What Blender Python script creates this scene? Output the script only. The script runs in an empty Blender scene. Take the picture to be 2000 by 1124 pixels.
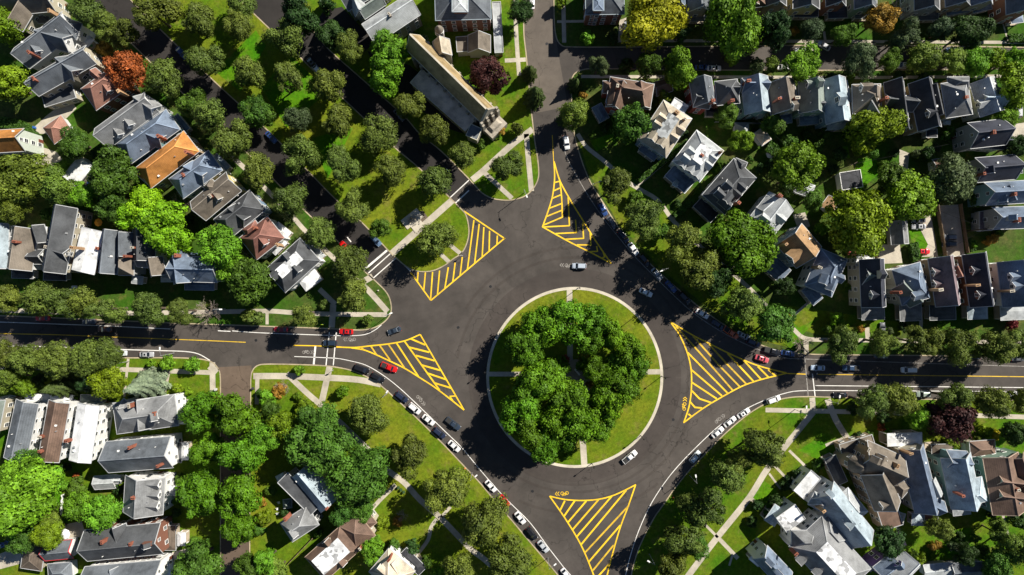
import bpy, bmesh, math, random
from math import radians as R, sin, cos, pi, hypot, atan2
from mathutils import Vector, Matrix, noise
import numpy as np
S = 0.155          # metres per photograph pixel on the ground
HC = 215.0         # camera height
scene = bpy.context.scene
COL = scene.collection
# ---------------------------------------------------------------- camera, sky, sun, exposure
cd = bpy.data.cameras.new('camera'); cam = bpy.data.objects.new('camera', cd); COL.objects.link(cam)
cam.location = (0, 0, HC); cam.rotation_euler = (0, 0, 0)
cd.sensor_width = 36; cd.lens = 36*HC/(2000*S); cd.clip_start = 1; cd.clip_end = 6000
scene.camera = cam
SUN_EL, SHX, SHY = 41.0, -0.80, -0.60      # elevation, and the direction shadows fall on the ground
az = atan2(-SHX, -SHY)                     # compass bearing of the sun from +Y towards +X
w = bpy.data.worlds.new('World'); scene.world = w; w.use_nodes = True
nt = w.node_tree; sky = nt.nodes.new('ShaderNodeTexSky'); sky.sky_type = 'NISHITA'; sky.sun_disc = False
sky.sun_elevation = R(SUN_EL); sky.sun_rotation = az; sky.air_density = 1.0; sky.dust_density = 0.1; sky.altitude = 2600
nt.links.new(sky.outputs[0], nt.nodes['Background'].inputs[0]); nt.nodes['Background'].inputs[1].default_value = 0.05
sl = bpy.data.lights.new('sun', 'SUN'); sl.energy = 5.0; sl.angle = R(0.5); sl.color = (1, .94, .83)
so = bpy.data.objects.new('sun', sl); COL.objects.link(so)
ld = Vector((SHX*cos(R(SUN_EL)), SHY*cos(R(SUN_EL)), -sin(R(SUN_EL))))
so.rotation_euler = ld.to_track_quat('-Z', 'Y').to_euler(); so.location = (60, 50, 120)
vs = scene.view_settings; vs.view_transform = 'Standard'; vs.look = 'None'; vs.exposure = 0.72; vs.gamma = 1; vs.use_curve_mapping = False

# ---------------------------------------------------------------- helpers
TT = {}
for j, row in enumerate(['ABCD', 'EFGH', 'IJKL', 'MNOQ']):
    for i, c in enumerate(row): TT[c] = (500*i, (0, 280, 560, 834)[j])
TT['Z'] = (0, 0)
KZ = 3.876
def fp(t, x, y):
    if t == 'Z': return (x, y)
    o = TT[t]; return (o[0]+x/KZ, o[1]+y/KZ)
def W(x, y, z=0.0):                       # photo position of a point at height z -> its place in the world
    k = S*(HC-z)/HC
    return Vector(((x-1000)*k, (562-y)*k, z))
def G(t, x, y, z=0.0): return W(*fp(t, x, y), z)
rng = random.Random(7)
def tag(o, label=None, cat=None, group=None, kind=None):
    if label: o['label'] = label
    if cat: o['category'] = cat
    if group: o['group'] = group
    if kind: o['kind'] = kind
    return o
def empty(name, loc, rz=0):
    o = bpy.data.objects.new(name, None); COL.objects.link(o); o.location = loc; o.rotation_euler = (0, 0, rz)
    o.empty_display_size = .5
    return o
def mkobj(name, verts, faces, mat, parent=None, off=None, smooth=False, fmat=None):
    m = bpy.data.meshes.new(name)
    if off is not None: verts = [(v[0]-off[0], v[1]-off[1], v[2]-off[2]) for v in verts]
    m.from_pydata([tuple(v) for v in verts], [], faces)
    mats = mat if isinstance(mat, (list, tuple)) else [mat]
    for q in mats: m.materials.append(q)
    if fmat: m.polygons.foreach_set('material_index', fmat)
    if smooth: m.polygons.foreach_set('use_smooth', [True]*len(m.polygons))
    m.update()
    o = bpy.data.objects.new(name, m); COL.objects.link(o)
    if parent: o.parent = parent
    return o
class MB:
    def __init__(s): s.v = []; s.f = []; s.fm = []
    def add(s, vs, fs, mi=0):
        n = len(s.v); s.v += [tuple(v) for v in vs]; s.f += [tuple(n+i for i in f) for f in fs]; s.fm += [mi]*len(fs)
    def box(s, c, d, rz=0, mi=0, taper=1.0):
        hx, hy, hz = d[0]/2, d[1]/2, d[2]/2; vs = []
        for z in (-1, 1):
            t = taper if z > 0 else 1
            for x, y in ((-1, -1), (1, -1), (1, 1), (-1, 1)):
                a, b = x*hx*t, y*hy*t
                vs.append((c[0]+a*cos(rz)-b*sin(rz), c[1]+a*sin(rz)+b*cos(rz), c[2]+z*hz))
        s.add(vs, [(3, 2, 1, 0), (4, 5, 6, 7), (0, 1, 5, 4), (1, 2, 6, 5), (2, 3, 7, 6), (3, 0, 4, 7)], mi)
    def tube(s, pts, rads, n=8, mi=0, caps=True):
        rings = []; up = Vector((0, 0, 1)); st = len(s.v); vs = []
        pts = [Vector(p) for p in pts]
        for i, p in enumerate(pts):
            a = pts[max(i-1, 0)]; b = pts[min(i+1, len(pts)-1)]; t = (b-a).normalized()
            u = t.orthogonal().normalized() if abs(t.z) > .9 else t.cross(up).normalized()
            if abs(t.z) > .9: u = Vector((1, 0, 0)) - t*t.x; u.normalize()
            v = t.cross(u)
            for k in range(n):
                q = 2*pi*k/n; vs.append(p+u*cos(q)*rads[i]+v*sin(q)*rads[i])
        fs = []
        for i in range(len(pts)-1):
            for k in range(n):
                a = i*n+k; b = i*n+(k+1) % n; fs.append((a, b, b+n, a+n))
        if caps: fs.append(tuple(range(n))[::-1]); fs.append(tuple(range((len(pts)-1)*n, len(pts)*n)))
        s.add(vs, fs, mi)
    def build(s, name, mat, parent=None, off=None, smooth=False):
        return mkobj(name, s.v, s.f, mat, parent, off, smooth, s.fm if isinstance(mat, (list, tuple)) else None)

# ---------------------------------------------------------------- materials
def nodes(name):
    m = bpy.data.materials.new(name); m.use_nodes = True; t = m.node_tree
    return m, t, t.nodes['Principled BSDF']
def nz(t, scale, detail=4, rough=.6, vec=None):
    n = t.nodes.new('ShaderNodeTexNoise'); n.inputs['Scale'].default_value = scale; n.inputs['Detail'].default_value = detail
    n.inputs['Roughness'].default_value = rough
    if vec: t.links.new(vec, n.inputs['Vector'])
    return n.outputs['Fac']
def ramp(t, fac, stops):
    r = t.nodes.new('ShaderNodeValToRGB'); e = r.color_ramp.elements
    while len(e) < len(stops): e.new(.5)
    for i, (p, c) in enumerate(stops): e[i].position = p; e[i].color = (*c, 1)
    t.links.new(fac, r.inputs[0]); return r.outputs[0]
def mix(t, a, b, f, mode='MIX'):
    m = t.nodes.new('ShaderNodeMix'); m.data_type = 'RGBA'; m.blend_type = mode
    for sock, val in ((m.inputs[0], f), (m.inputs[6], a), (m.inputs[7], b)):
        if hasattr(val, 'is_output'): t.links.new(val, sock)
        elif isinstance(val, tuple): sock.default_value = (*val, 1)
        else: sock.default_value = val
    return m.outputs[2]
def geo(t): return t.nodes.new('ShaderNodeNewGeometry').outputs['Position']
def oco(t): return t.nodes.new('ShaderNodeTexCoord').outputs['Object']
def bump(t, b, h, s, d=.05):
    n = t.nodes.new('ShaderNodeBump'); n.inputs['Strength'].default_value = s; n.inputs['Distance'].default_value = d
    t.links.new(h, n.inputs['Height']); t.links.new(n.outputs[0], b.inputs['Normal'])
def g3(v): return (v, v, v)
def mat_surf(name, c, var=.35, sc=.6, fine=6, rough=.85, b=.3, patch=.08, spec=.3):
    m, t, p = nodes(name); v = geo(t)
    k = mix(t, c, tuple(x*(1-var) for x in c), ramp(t, nz(t, sc, 5, .6, v), [(.35, g3(0)), (.65, g3(1))]))
    k = mix(t, k, tuple(min(1, x*1.25+.01) for x in c), ramp(t, nz(t, patch, 3, .5, v), [(.4, g3(0)), (.7, g3(.8))]))
    f = nz(t, fine, 3, .7, v)
    k = mix(t, k, ramp(t, f, [(.3, g3(.7)), (.7, g3(1.15))]), .6, 'MULTIPLY')
    t.links.new(k, p.inputs['Base Color']); p.inputs['Roughness'].default_value = rough
    p.inputs['Specular IOR Level'].default_value = spec
    if b: bump(t, p, f, b)
    return m
def mat_plain(name, c, rough=.5, metal=0, coat=0, spec=.5, tr=0):
    m, t, p = nodes(name); p.inputs['Base Color'].default_value = (*c, 1); p.inputs['Roughness'].default_value = rough
    p.inputs['Metallic'].default_value = metal; p.inputs['Coat Weight'].default_value = coat; p.inputs['Specular IOR Level'].default_value = spec
    return m
def asphalt(name, base, tint):
    m, t, p = nodes(name); v = geo(t)
    k = mix(t, base, tint, ramp(t, nz(t, .045, 5, .6, v), [(.38, g3(0)), (.62, g3(1))]))
    k = mix(t, k, ramp(t, nz(t, .16, 5, .7, v), [(.36, g3(.74)), (.5, g3(1)), (.66, g3(1.14))]), .5, 'MULTIPLY')
    k = mix(t, k, ramp(t, nz(t, .35, 6, .7, v), [(.3, g3(.78)), (.7, g3(1.2))]), .55, 'MULTIPLY')
    k = mix(t, k, ramp(t, nz(t, 9, 2, .8, v), [(.3, g3(.72)), (.7, g3(1.25))]), .5, 'MULTIPLY')
    vo = t.nodes.new('ShaderNodeTexVoronoi'); vo.feature = 'DISTANCE_TO_EDGE'; vo.inputs['Scale'].default_value = .085
    wv = t.nodes.new('ShaderNodeVectorMath'); wv.operation = 'MULTIPLY_ADD'
    nn = t.nodes.new('ShaderNodeTexNoise'); nn.inputs['Scale'].default_value = .25; nn.inputs['Detail'].default_value = 6
    t.links.new(v, nn.inputs['Vector']); t.links.new(nn.outputs['Color'], wv.inputs[0]); wv.inputs[1].default_value = (9, 9, 9); t.links.new(v, wv.inputs[2])
    t.links.new(wv.outputs[0], vo.inputs['Vector'])
    cr = ramp(t, vo.outputs['Distance'], [(0.0, g3(.45)), (.014, g3(1))])
    gate = ramp(t, nz(t, .05, 2, .5, v), [(.42, g3(0)), (.52, g3(1))])
    k = mix(t, k, mix(t, k, cr, 1.0, 'MULTIPLY'), gate)
    t.links.new(k, p.inputs['Base Color']); p.inputs['Roughness'].default_value = .82; p.inputs['Specular IOR Level'].default_value = .3
    bump(t, p, nz(t, 14, 2, .7, v), .35, .02)
    return m
def grass(name, lush, dry, k0=.38, k1=.62):
    m, t, p = nodes(name); v = geo(t)
    k = mix(t, lush, dry, ramp(t, nz(t, .07, 6, .65, v), [(k0, g3(0)), (k1, g3(1))]))
    k = mix(t, k, (.20, .15, .05), ramp(t, nz(t, .22, 7, .7, v), [(.53, g3(0)), (.70, g3(.62))]))
    k = mix(t, k, ramp(t, nz(t, .9, 6, .75, v), [(.3, g3(.5)), (.7, g3(1.35))]), .85, 'MULTIPLY')
    k = mix(t, k, ramp(t, nz(t, 5, 3, .8, v), [(.3, g3(.6)), (.7, g3(1.35))]), .6, 'MULTIPLY')
    t.links.new(k, p.inputs['Base Color']); p.inputs['Roughness'].default_value = .9; p.inputs['Specular IOR Level'].default_value = .1
    bump(t, p, nz(t, 4, 4, .8, v), .8, .12)
    return m
M = {}
M['asphalt'] = asphalt('asphalt', (.051, .044, .039), (.080, .069, .061))
M['asphalt_dark'] = asphalt('asphalt_dark', (.022, .019, .018), (.032, .028, .026))
M['asphalt_ring'] = asphalt('asphalt_ring', (.046, .038, .034), (.060, .050, .044))
M['asphalt_tan'] = asphalt('asphalt_tan', (.095, .080, .067), (.125, .104, .085))
M['brick_road'] = asphalt('brick_road', (.105, .075, .055), (.13, .095, .07))
M['grass'] = grass('grass', (.055, .145, .004), (.130, .160, .010))
M['grass_dry'] = grass('grass_dry', (.075, .150, .005), (.165, .188, .012), .36, .62)
M['grass_lush'] = grass('grass_lush', (.045, .175, .003), (.105, .205, .004), .4, .7)
M['yard'] = grass('yard', (.035, .100, .006), (.075, .085, .025), .4, .66)
M['soil'] = mat_surf('soil', (.11, .085, .06), .5, .5)
M['concrete'] = mat_surf('concrete', (.44, .395, .32), .25, .5, 5, .85, .2, .2)
M['kerb'] = mat_surf('kerb', (.40, .33, .22), .35, .8, 4, .85, .2, .2)
M['ringkerb'] = mat_surf('ringkerb', (.52, .47, .38), .2, .8, 4, .85, .2, .2)
M['tile_tan'] = mat_surf('tile_tan', (.42, .35, .26), .25, .5)
def paint(name, c, wear):
    m, t, p = nodes(name); v = geo(t)
    k = mix(t, c, (.10, .085, .06), ramp(t, nz(t, 1.1, 7, .75, v), [(wear, g3(0)), (wear+.16, g3(.75))]))
    k = mix(t, k, ramp(t, nz(t, .25, 3, .6, v), [(.35, g3(.8)), (.65, g3(1.05))]), 1.0, 'MULTIPLY')
    t.links.new(k, p.inputs['Base Color']); p.inputs['Roughness'].default_value = .7
    return m
M['yellow'] = paint('yellow_paint', (.86, .54, .010), .55)
M['yellow_worn'] = paint('yellow_paint_worn', (.66, .42, .02), .52)
M['white_paint'] = paint('white_paint', (.78, .76, .72), .55)
M['white_worn'] = paint('white_paint_worn', (.30, .28, .26), .46)
M['white'] = mat_plain('white_wood', (.78, .78, .76), .6)
M['glass'] = mat_plain('window_glass', (.02, .028, .035), .08, 0, 0, .9)
M['carglass'] = mat_plain('car_glass', (.012, .015, .02), .06, 0, 0, .9)
M['rubber'] = mat_plain('rubber', (.02, .02, .02), .8)
M['chrome'] = mat_plain('chrome', (.6, .6, .62), .25, 1)
M['lampglass'] = mat_plain('headlight_glass', (.75, .78, .8), .12)
M['tail'] = mat_plain('tail_light', (.45, .01, .01), .2)
M['metal_dark'] = mat_plain('dark_metal', (.04, .04, .042), .45, .6)
M['metal_grey'] = mat_plain('grey_metal', (.45, .46, .47), .4, .5)
M['brick'] = mat_surf('brick', (.30, .10, .06), .4, 3, 9, .9, .3, .3)
M['brick_tan'] = mat_surf('brick_tan', (.42, .26, .14), .3, 3, 9, .9, .3, .3)
M['stone'] = mat_surf('stone', (.36, .32, .26), .45, 1.6, 3, .9, .4, .2)
M['bark'] = mat_surf('bark', (.10, .075, .055), .4, 3, 10, .95, .5, .3)
M['bark_grey'] = mat_surf('bark_grey', (.30, .25, .21), .3, 3, 10, .95, .5, .3)
_rc = {}
def roofm(c, kind='s'):
    key = (c, kind)
    if key in _rc: return _rc[key]
    m, t, p = nodes('roofing'); v = oco(t)
    k = mix(t, c, tuple(x*.6 for x in c), ramp(t, nz(t, .45, 6, .65, v), [(.38, g3(0)), (.62, g3(1))]))
    g = geo(t)
    k = mix(t, k, tuple(min(1, x*1.35+.012) for x in c), ramp(t, nz(t, .13, 4, .6, g), [(.45, g3(0)), (.7, g3(.9))]))
    wv = t.nodes.new('ShaderNodeTexWave'); wv.bands_direction = 'Z'; wv.inputs['Scale'].default_value = 1.1; wv.inputs['Distortion'].default_value = .6
    wv.inputs['Detail'].default_value = 3; t.links.new(g, wv.inputs['Vector'])
    f = nz(t, 5, 4, .85, v)
    if kind == 's': k = mix(t, k, ramp(t, wv.outputs[0], [(.1, g3(.8)), (.5, g3(1.05))]), .7, 'MULTIPLY')
    k = mix(t, k, ramp(t, f, [(.3, g3(.62)), (.7, g3(1.35))]), .75 if kind == 's' else .3, 'MULTIPLY')
    if kind == 'p':   # patched flat membrane
        vo = t.nodes.new('ShaderNodeTexVoronoi'); vo.distance = 'MANHATTAN'; vo.inputs['Scale'].default_value = .7; t.links.new(v, vo.inputs['Vector'])
        k = mix(t, k, ramp(t, vo.outputs['Color'], [(.25, g3(.38)), (.5, g3(1.1))]), .85, 'MULTIPLY')
    t.links.new(k, p.inputs['Base Color']); p.inputs['Roughness'].default_value = .78; p.inputs['Specular IOR Level'].default_value = .35
    bump(t, p, f, .4, .05); _rc[key] = m
    return m
_wc = {}
def wallm(c):
    if c in _wc: return _wc[c]
    m, t, p = nodes('siding'); g = geo(t)
    wv = t.nodes.new('ShaderNodeTexWave'); wv.bands_direction = 'Z'; wv.inputs['Scale'].default_value = 2.2; t.links.new(g, wv.inputs['Vector'])
    k = mix(t, c, ramp(t, wv.outputs[0], [(.0, g3(.72)), (.25, g3(1))]), .6, 'MULTIPLY')
    k = mix(t, k, ramp(t, nz(t, 1.2, 5, .7, g), [(.3, g3(.75)), (.7, g3(1.1))]), .5, 'MULTIPLY')
    t.links.new(k, p.inputs['Base Color']); p.inputs['Roughness'].default_value = .75; _wc[c] = m
    return m
_pc = {}
def paintm(c):
    if c not in _pc:
        m = mat_plain('car_paint', c, .28, .15, 1.0); m.node_tree.nodes['Principled BSDF'].inputs['Coat Roughness'].default_value = .05; _pc[c] = m
    return _pc[c]
def foliage_mat():
    m, t, p = nodes('foliage')
    oi = t.nodes.new('ShaderNodeObjectInfo'); v = oco(t)
    at = t.nodes.new('ShaderNodeAttribute'); at.attribute_name = 'tone'
    k = mix(t, oi.outputs['Color'], ramp(t, nz(t, .45, 3, .6, v), [(.32, g3(.62)), (.68, g3(1.4))]), .9, 'MULTIPLY')
    k = mix(t, k, ramp(t, at.outputs['Fac'], [(0, (.5, .55, .5)), (1, (1.6, 1.5, 1.15))]), 1.0, 'MULTIPLY')
    t.links.new(k, p.inputs['Base Color']); p.inputs['Roughness'].default_value = .6; p.inputs['Specular IOR Level'].default_value = .25
    tr = t.nodes.new('ShaderNodeBsdfTranslucent'); t.links.new(k, tr.inputs[0])
    ms = t.nodes.new('ShaderNodeMixShader'); ms.inputs[0].default_value = .2
    t.links.new(p.outputs[0], ms.inputs[1]); t.links.new(tr.outputs[0], ms.inputs[2])
    t.links.new(ms.outputs[0], t.nodes['Material Output'].inputs[0])
    return m
M['foliage'] = foliage_mat()

# ---------------------------------------------------------------- ground shapes
def cat(pts, n=6, closed=False):
    P = [Vector((p[0], p[1])) for p in pts]; L = len(P); out = []
    for i in range(L if closed else L-1):
        if closed: a, b, c, d = P[(i-1) % L], P[i], P[(i+1) % L], P[(i+2) % L]
        else: a, b, c, d = P[max(i-1, 0)], P[i], P[i+1], P[min(i+2, L-1)]
        ds = max((c-b).length, 1e-3); m1 = (c-a)*.5; m2 = (d-b)*.5
        for m in (m1, m2):
            if m.length > ds: m *= ds/m.length
        for k in range(n):
            s = k/n; s2, s3 = s*s, s*s*s
            out.append(b*(2*s3-3*s2+1)+m1*(s3-2*s2+s)+c*(-2*s3+3*s2)+m2*(s3-s2))
    if not closed: out.append(P[-1])
    return [(p.x, p.y) for p in out]
def ribbon_pts(pts, w, z, mb):                 # pts in photo px, w in px
    P = [W(x, y, 0) for x, y in pts]; h = w*S/2; L = []; n = len(P)
    for i, p in enumerate(P):
        a = P[max(i-1, 0)]; b = P[min(i+1, n-1)]; d = (b-a).xy.normalized(); q = Vector((-d.y, d.x))
        if 0 < i < n-1:
            d1 = (p-a).xy.normalized(); c = max(.5, abs(d1.dot(d))); hh = h/c
        else: hh = h
        L.append((p.x+q.x*hh, p.y+q.y*hh, z)); L.append((p.x-q.x*hh, p.y-q.y*hh, z))
    mb.add(L, [(2*i, 2*i+1, 2*i+3, 2*i+2) for i in range(n-1)])
def poly_sheet(name, pts, z, mat, thick=0, zb=0, parent=None):
    P = [W(x, y, 0) for x, y in pts]
    ar = sum(P[i-1].x*P[i].y-P[i].x*P[i-1].y for i in range(len(P)))
    if ar < 0: P.reverse()
    n = len(P); v = [(p.x, p.y, z) for p in P]; f = [tuple(range(n))]
    if thick:
        v += [(p.x, p.y, zb) for p in P]; f += [(i, i+n, (i+1) % n+n, (i+1) % n) for i in range(n)]
    return mkobj(name, v, f, mat, parent)
# ---------------------------------------------------------------- setting: ground, roads, lawns, paths
LZ = 0.12
g = mkobj('ground', [(-1500, -1500, -.3), (1500, -1500, -.3), (1500, 1500, -.3), (-1500, 1500, -.3)], [(0, 1, 2, 3)], M['yard']); tag(g, kind='structure')
g = mkobj('road', [(-260, -190, 0), (260, -190, 0), (260, 190, 0), (-260, 190, 0)], [(0, 1, 2, 3)], M['asphalt']); tag(g, kind='structure')
kerbs = MB()
def block(name, kerb_lines, extra, mat, order):
    """order: list of ('k', index) or list of points"""
    pts = []
    for it in order:
        if it[0] == 'k':
            c = cat(kerb_lines[it[1]], 6); pts += c
        else: pts += it[1]
    o = poly_sheet(name, pts, LZ, mat, 1, -.05); tag(o, kind='structure')
    for kl in kerb_lines:
        c = cat(kl, 6)
        P = [(x, y) for x, y in c]
        ribbon_pts(P, 2.2, LZ+.02, kerbs)
    return o
kA = [(250, 78), (295, 123), (385, 209), (483, 299), (568, 385), (611, 427), (663, 475), (711, 529), (732, 548), (753, 569), (762, 586), (764, 609), (753, 627), (732, 640), (705, 645), (640, 642), (500, 637), (333, 631), (217, 626), (0, 617), (-150, 613)]
block('lawn', [kA], 0, M['yard'], [('k', 0), ('p', [(-500, 613), (-500, -400), (-150, -400), (170, 0)])])
kB = [(160, -100), (255, 0), (338, 82), (428, 168), (526, 258), (611, 344), (652, 386), (706, 434), (760, 491), (786, 515), (804, 527), (824, 531), (846, 529), (868, 519), (884, 507), (902, 494), (912, 475), (916, 450), (910, 420), (897, 405), (879, 387), (819, 329), (776, 293), (722, 242), (611, 137), (585, 111), (525, 55), (468, 0), (368, -100)]
block('lawn', [kB], 0, M['grass_dry'], [('k', 0)])
kC = [(455, -100), (555, 0), (600, 50), (618, 67), (640, 95), (690, 140), (790, 228), (820, 262), (862, 296), (918, 352), (940, 376), (959, 387), (980, 391), (1000, 391), (1026, 383), (1044, 365), (1052, 344), (1050, 310), (1045, 280), (1042, 255), (1036, 200), (1028, 110), (1023, 60), (1024, -100)]
block('lawn', [kC], 0, M['grass'], [('k', 0)])
kD = [(1081, -100), (1082, 20), (1084, 60), (1090, 82), (1104, 92), (1300, 92), (1600, 89), (1800, 90), (2100, 95)]
block('lawn', [kD], 0, M['yard'], [('k', 0), ('p', [(2500, 95), (2500, -400), (1081, -400)])])
kE = [(2100, 130), (1900, 136), (1600, 138), (1300, 137), (1150, 135), (1122, 145), (1116, 170), (1120, 250), (1130, 295), (1150, 350), (1180, 400), (1208, 445), (1240, 487), (1285, 530), (1330, 570), (1365, 600), (1410, 632), (1455, 660), (1500, 679), (1550, 690), (1620, 693), (2100, 697)]
block('lawn', [kE], 0, M['yard'], [('k', 0), ('p', [(2500, 697), (2500, 130)])])
kF = [(2100, 783), (1800, 780), (1655, 777), (1577, 775), (1540, 777), (1500, 787), (1475, 800), (1451, 817), (1413, 850), (1371, 893), (1346, 919), (1317, 955), (1299, 981), (1279, 1009), (1258, 1048), (1242, 1087), (1232, 1130), (1226, 1220)]
block('lawn', [kF], 0, M['grass'], [('k', 0), ('p', [(1226, 1500), (2500, 1500), (2500, 783)])])
kG = [(488, 1220), (488, 1050), (489, 850), (490, 760), (491, 732), (498, 718), (512, 712), (570, 712), (637, 715), (680, 722), (710, 733), (742, 752), (773, 779), (810, 813), (843, 845), (871, 873), (905, 909), (939, 945), (972, 985), (1000, 1017), (1026, 1048), (1059, 1087), (1090, 1124), (1160, 1220)]
block('lawn', [kG], 0, M['grass_dry'], [('k', 0), ('p', [(1160, 1500), (488, 1500)])])
kH = [(-150, 689), (0, 692), (220, 699), (340, 699), (385, 701), (408, 705), (422, 714), (430, 730), (431, 780), (431, 850), (431, 1050), (431, 1220)]
block('lawn', [kH], 0, M['grass'], [('k', 0), ('p', [(431, 1500), (-500, 1500), (-500, 689)])])
CIR = (1122.5, 737.5)
def ell(rx, ry=None, n=96, c=CIR): ry = ry or rx; return [(c[0]+rx*cos(2*pi*k/n), c[1]+ry*sin(2*pi*k/n)) for k in range(n)]
tag(poly_sheet('lawn', ell(173, 176), LZ, M['grass_dry'], 1, -.05), kind='structure')
k2 = MB(); c = ell(170, 174); ribbon_pts(c+[c[0]], 5.5, LZ+.03, k2)
kr = k2.build('kerb', M['ringkerb']); tag(kr, kind='structure')
tag(kerbs.build('kerb', M['kerb']), kind='structure')
# asphalt patches of other tones
rg = MB(); c = ell(191, 195); ribbon_pts(c+[c[0]], 34, .004, rg); tag(rg.build('road', M['asphalt_ring']), kind='structure')
def road_strip(pts, w, mat, z): b = MB(); ribbon_pts(cat(pts, 6), w, z, b); tag(b.build('road', mat), kind='structure')
road_strip([(130, -65), (222, 18), (300, 85), (366, 138), (418, 186), (480, 247), (550, 322), (620, 392), (690, 460), (738, 510)], 76, M['asphalt_dark'], .006)
road_strip([(420, -90), (512, 0), (562, 52), (610, 98), (680, 163), (758, 220), (840, 302), (899, 368)], 70, M['asphalt_dark'], .006)
road_strip([(1052, -150), (1053, 60), (1066, 150), (1078, 215)], 64, M['asphalt_tan'], .008)
road_strip([(460, 1400), (460, 1000), (460, 760), (458, 716)], 66, M['brick_road'], .006)
# faint tyre-darkened wheel tracks round the circle
tr = MB()
for rr, a0, a1 in ((222, -.3, 2.2), (238, .2, 1.9), (232, 3.3, 5.9), (251, 3.7, 5.6), (205, .4, 3.0), (262, .9, 2.0)):
    pts = [(CIR[0]+rr*cos(a0+(a1-a0)*k/60), CIR[1]+rr*1.01*sin(a0+(a1-a0)*k/60)) for k in range(61)]
    ribbon_pts(pts, 5, .012, tr)
M['track'] = asphalt('asphalt_track', (.047, .039, .034), (.066, .056, .049))
tag(tr.build('road', M['track']), kind='structure')
# lots and drives
def patch(name, pts, mat, z=LZ+.006): return tag(poly_sheet(name, pts, z, mat), kind='structure')
patch('parking_lot', [(608, 60), (632, 22), (668, 14), (704, 52), (738, 78), (700, 112), (650, 95)], M['asphalt_dark'], LZ+.006)
patch('driveway', [(718, 100), (800, 128), (845, 165), (905, 262), (870, 250), (795, 195), (740, 150)], M['asphalt_dark'], LZ+.006)
for pts in ([(66, 250), (92, 226), (118, 206), (142, 200), (150, 212), (128, 234), (104, 262), (74, 262)],
            [(62, 315), (84, 288), (112, 298), (122, 312), (96, 332), (58, 328)],
            [(1714, 478), (1757, 478), (1762, 514), (1716, 516)], [(1798, 424), (1817, 415), (1832, 502), (1800, 502), (1812, 478), (1796, 446)],
            [(1833, 402), (1871, 400), (1884, 500), (1842, 500)], [(1756, 292), (1776, 300), (1772, 336), (1756, 322)],
            [(1962, 246), (2000, 240), (2100, 240), (2100, 275), (1966, 272)],
            [(0, 1082), (40, 1066), (44, 1100), (0, 1112)], [(118, 1026), (160, 1018), (168, 1044), (128, 1062)],
            [(332, 1080), (400, 1062), (402, 1070), (340, 1098)], [(1548, 420), (1572, 415), (1582, 442), (1560, 452)],
            [(1690, 1105), (1735, 1074), (1742, 1082), (1700, 1118)], [(1210, 40), (1226, 34), (1230, 78), (1206, 84)]):
    patch('driveway', pts, M['concrete'])
patch('patio', [(1574, 66), (1592, 76), (1588, 106), (1570, 100)], M['concrete'])
# richer lawn pieces lying inside the blocks
for pts in ([(1130, 270), (1230, 350), (1330, 440), (1480, 580), (1560, 655), (1545, 680), (1480, 664), (1380, 600), (1290, 525), (1210, 440), (1150, 340)],
            [(1500, 590), (1550, 640), (1600, 655), (1700, 656), (1760, 655), (1760, 630), (1560, 600)],):
    patch('lawn', pts, M['grass'], LZ+.003)
for pts in ([(1600, 620), (1560, 640), (1500, 590), (1500, 640), (1560, 662)], [(420, 140), (500, 60), (520, 90), (470, 180)], [(510, 170), (570, 110), (640, 180), (560, 250)], [(610, 270), (690, 250), (640, 350)],
            [(1676, 310), (1712, 308), (1716, 340), (1680, 372), (1664, 345)], [(1775, 450), (1795, 447), (1816, 486), (1786, 500)],
            [(1840, 1040), (1895, 1030), (1905, 1080), (1850, 1090)], [(90, 955), (118, 940), (125, 985), (100, 985)], [(1840, 300), (1850, 300), (1850, 310)],
            [(1590, 860), (1640, 868), (1612, 905), (1560, 880)], [(1480, 930), (1520, 960), (1500, 990), (1470, 975)], [(1660, 1070), (1690, 1092), (1680, 1100), (1655, 1082)], [(1860, 32), (1885, 28), (1880, 60), (1862, 58)],
            [(1150, 275), (1195, 262), (1202, 278), (1165, 296)], [(1635, 290), (1655, 285), (1660, 310), (1640, 305)]):
    patch('lawn', pts, M['grass_lush'], LZ+.004)
# footpaths
paths = MB()
pc = [0]
def path(t, pts, w=9):
    q = [fp(t, x, y) for x, y in pts]; pc[0] += 1
    ribbon_pts(cat(q, 4) if len(q) > 2 else q, w, LZ+.008+.004*(pc[0] % 4), paths)
path('Z', [(764, 497), (883, 392)], 13); path('Z', [(922, 352), (944, 334), (1000, 283), (1040, 253)], 12); path('Z', [(942, 334), (1000, 388)], 9)
path('Z', [(1006, -50), (1008, 60), (1014, 148)], 8); path('Z', [(986, 119), (1027, 117)], 8); path('Z', [(1028, 262), (1031, 300), (1038, 374)], 10)
path('Z', [(879, 479), (901, 497)], 8); path('Z', [(861, 497), (877, 512)], 8)
path('Z', [(420, 275), (500, 350), (572, 424), (598, 453), (665, 517), (700, 550)], 9); path('Z', [(694, 548), (718, 566), (757, 609)], 11); path('Z', [(700, 556), (728, 540)], 12)
path('Z', [(-50, 604), (200, 612), (526, 608), (572, 611), (650, 614), (756, 615)], 9); path('Z', [(651, 595), (648, 640)], 12); path('Z', [(624, 565), (655, 595)], 10); path('Z', [(522, 610), (522, 634)], 6)
path('Z', [(495, 735), (560, 735), (637, 738), (700, 742), (744, 751)], 12); path('Z', [(644, 717), (629, 784)], 12); path('Z', [(560, 730), (600, 768), (644, 806), (714, 873), (758, 919), (789, 942), (822, 978), (861, 1012), (918, 1071), (949, 1095), (990, 1135)], 11)
path('Z', [(503, 740), (502, 790)], 8); path('Z', [(773, 947), (745, 974), (722, 999)], 8); path('Z', [(853, 1014), (842, 1030), (836, 1055), (810, 1089)], 7); path('Z', [(862, 1010), (880, 990)], 6)
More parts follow.
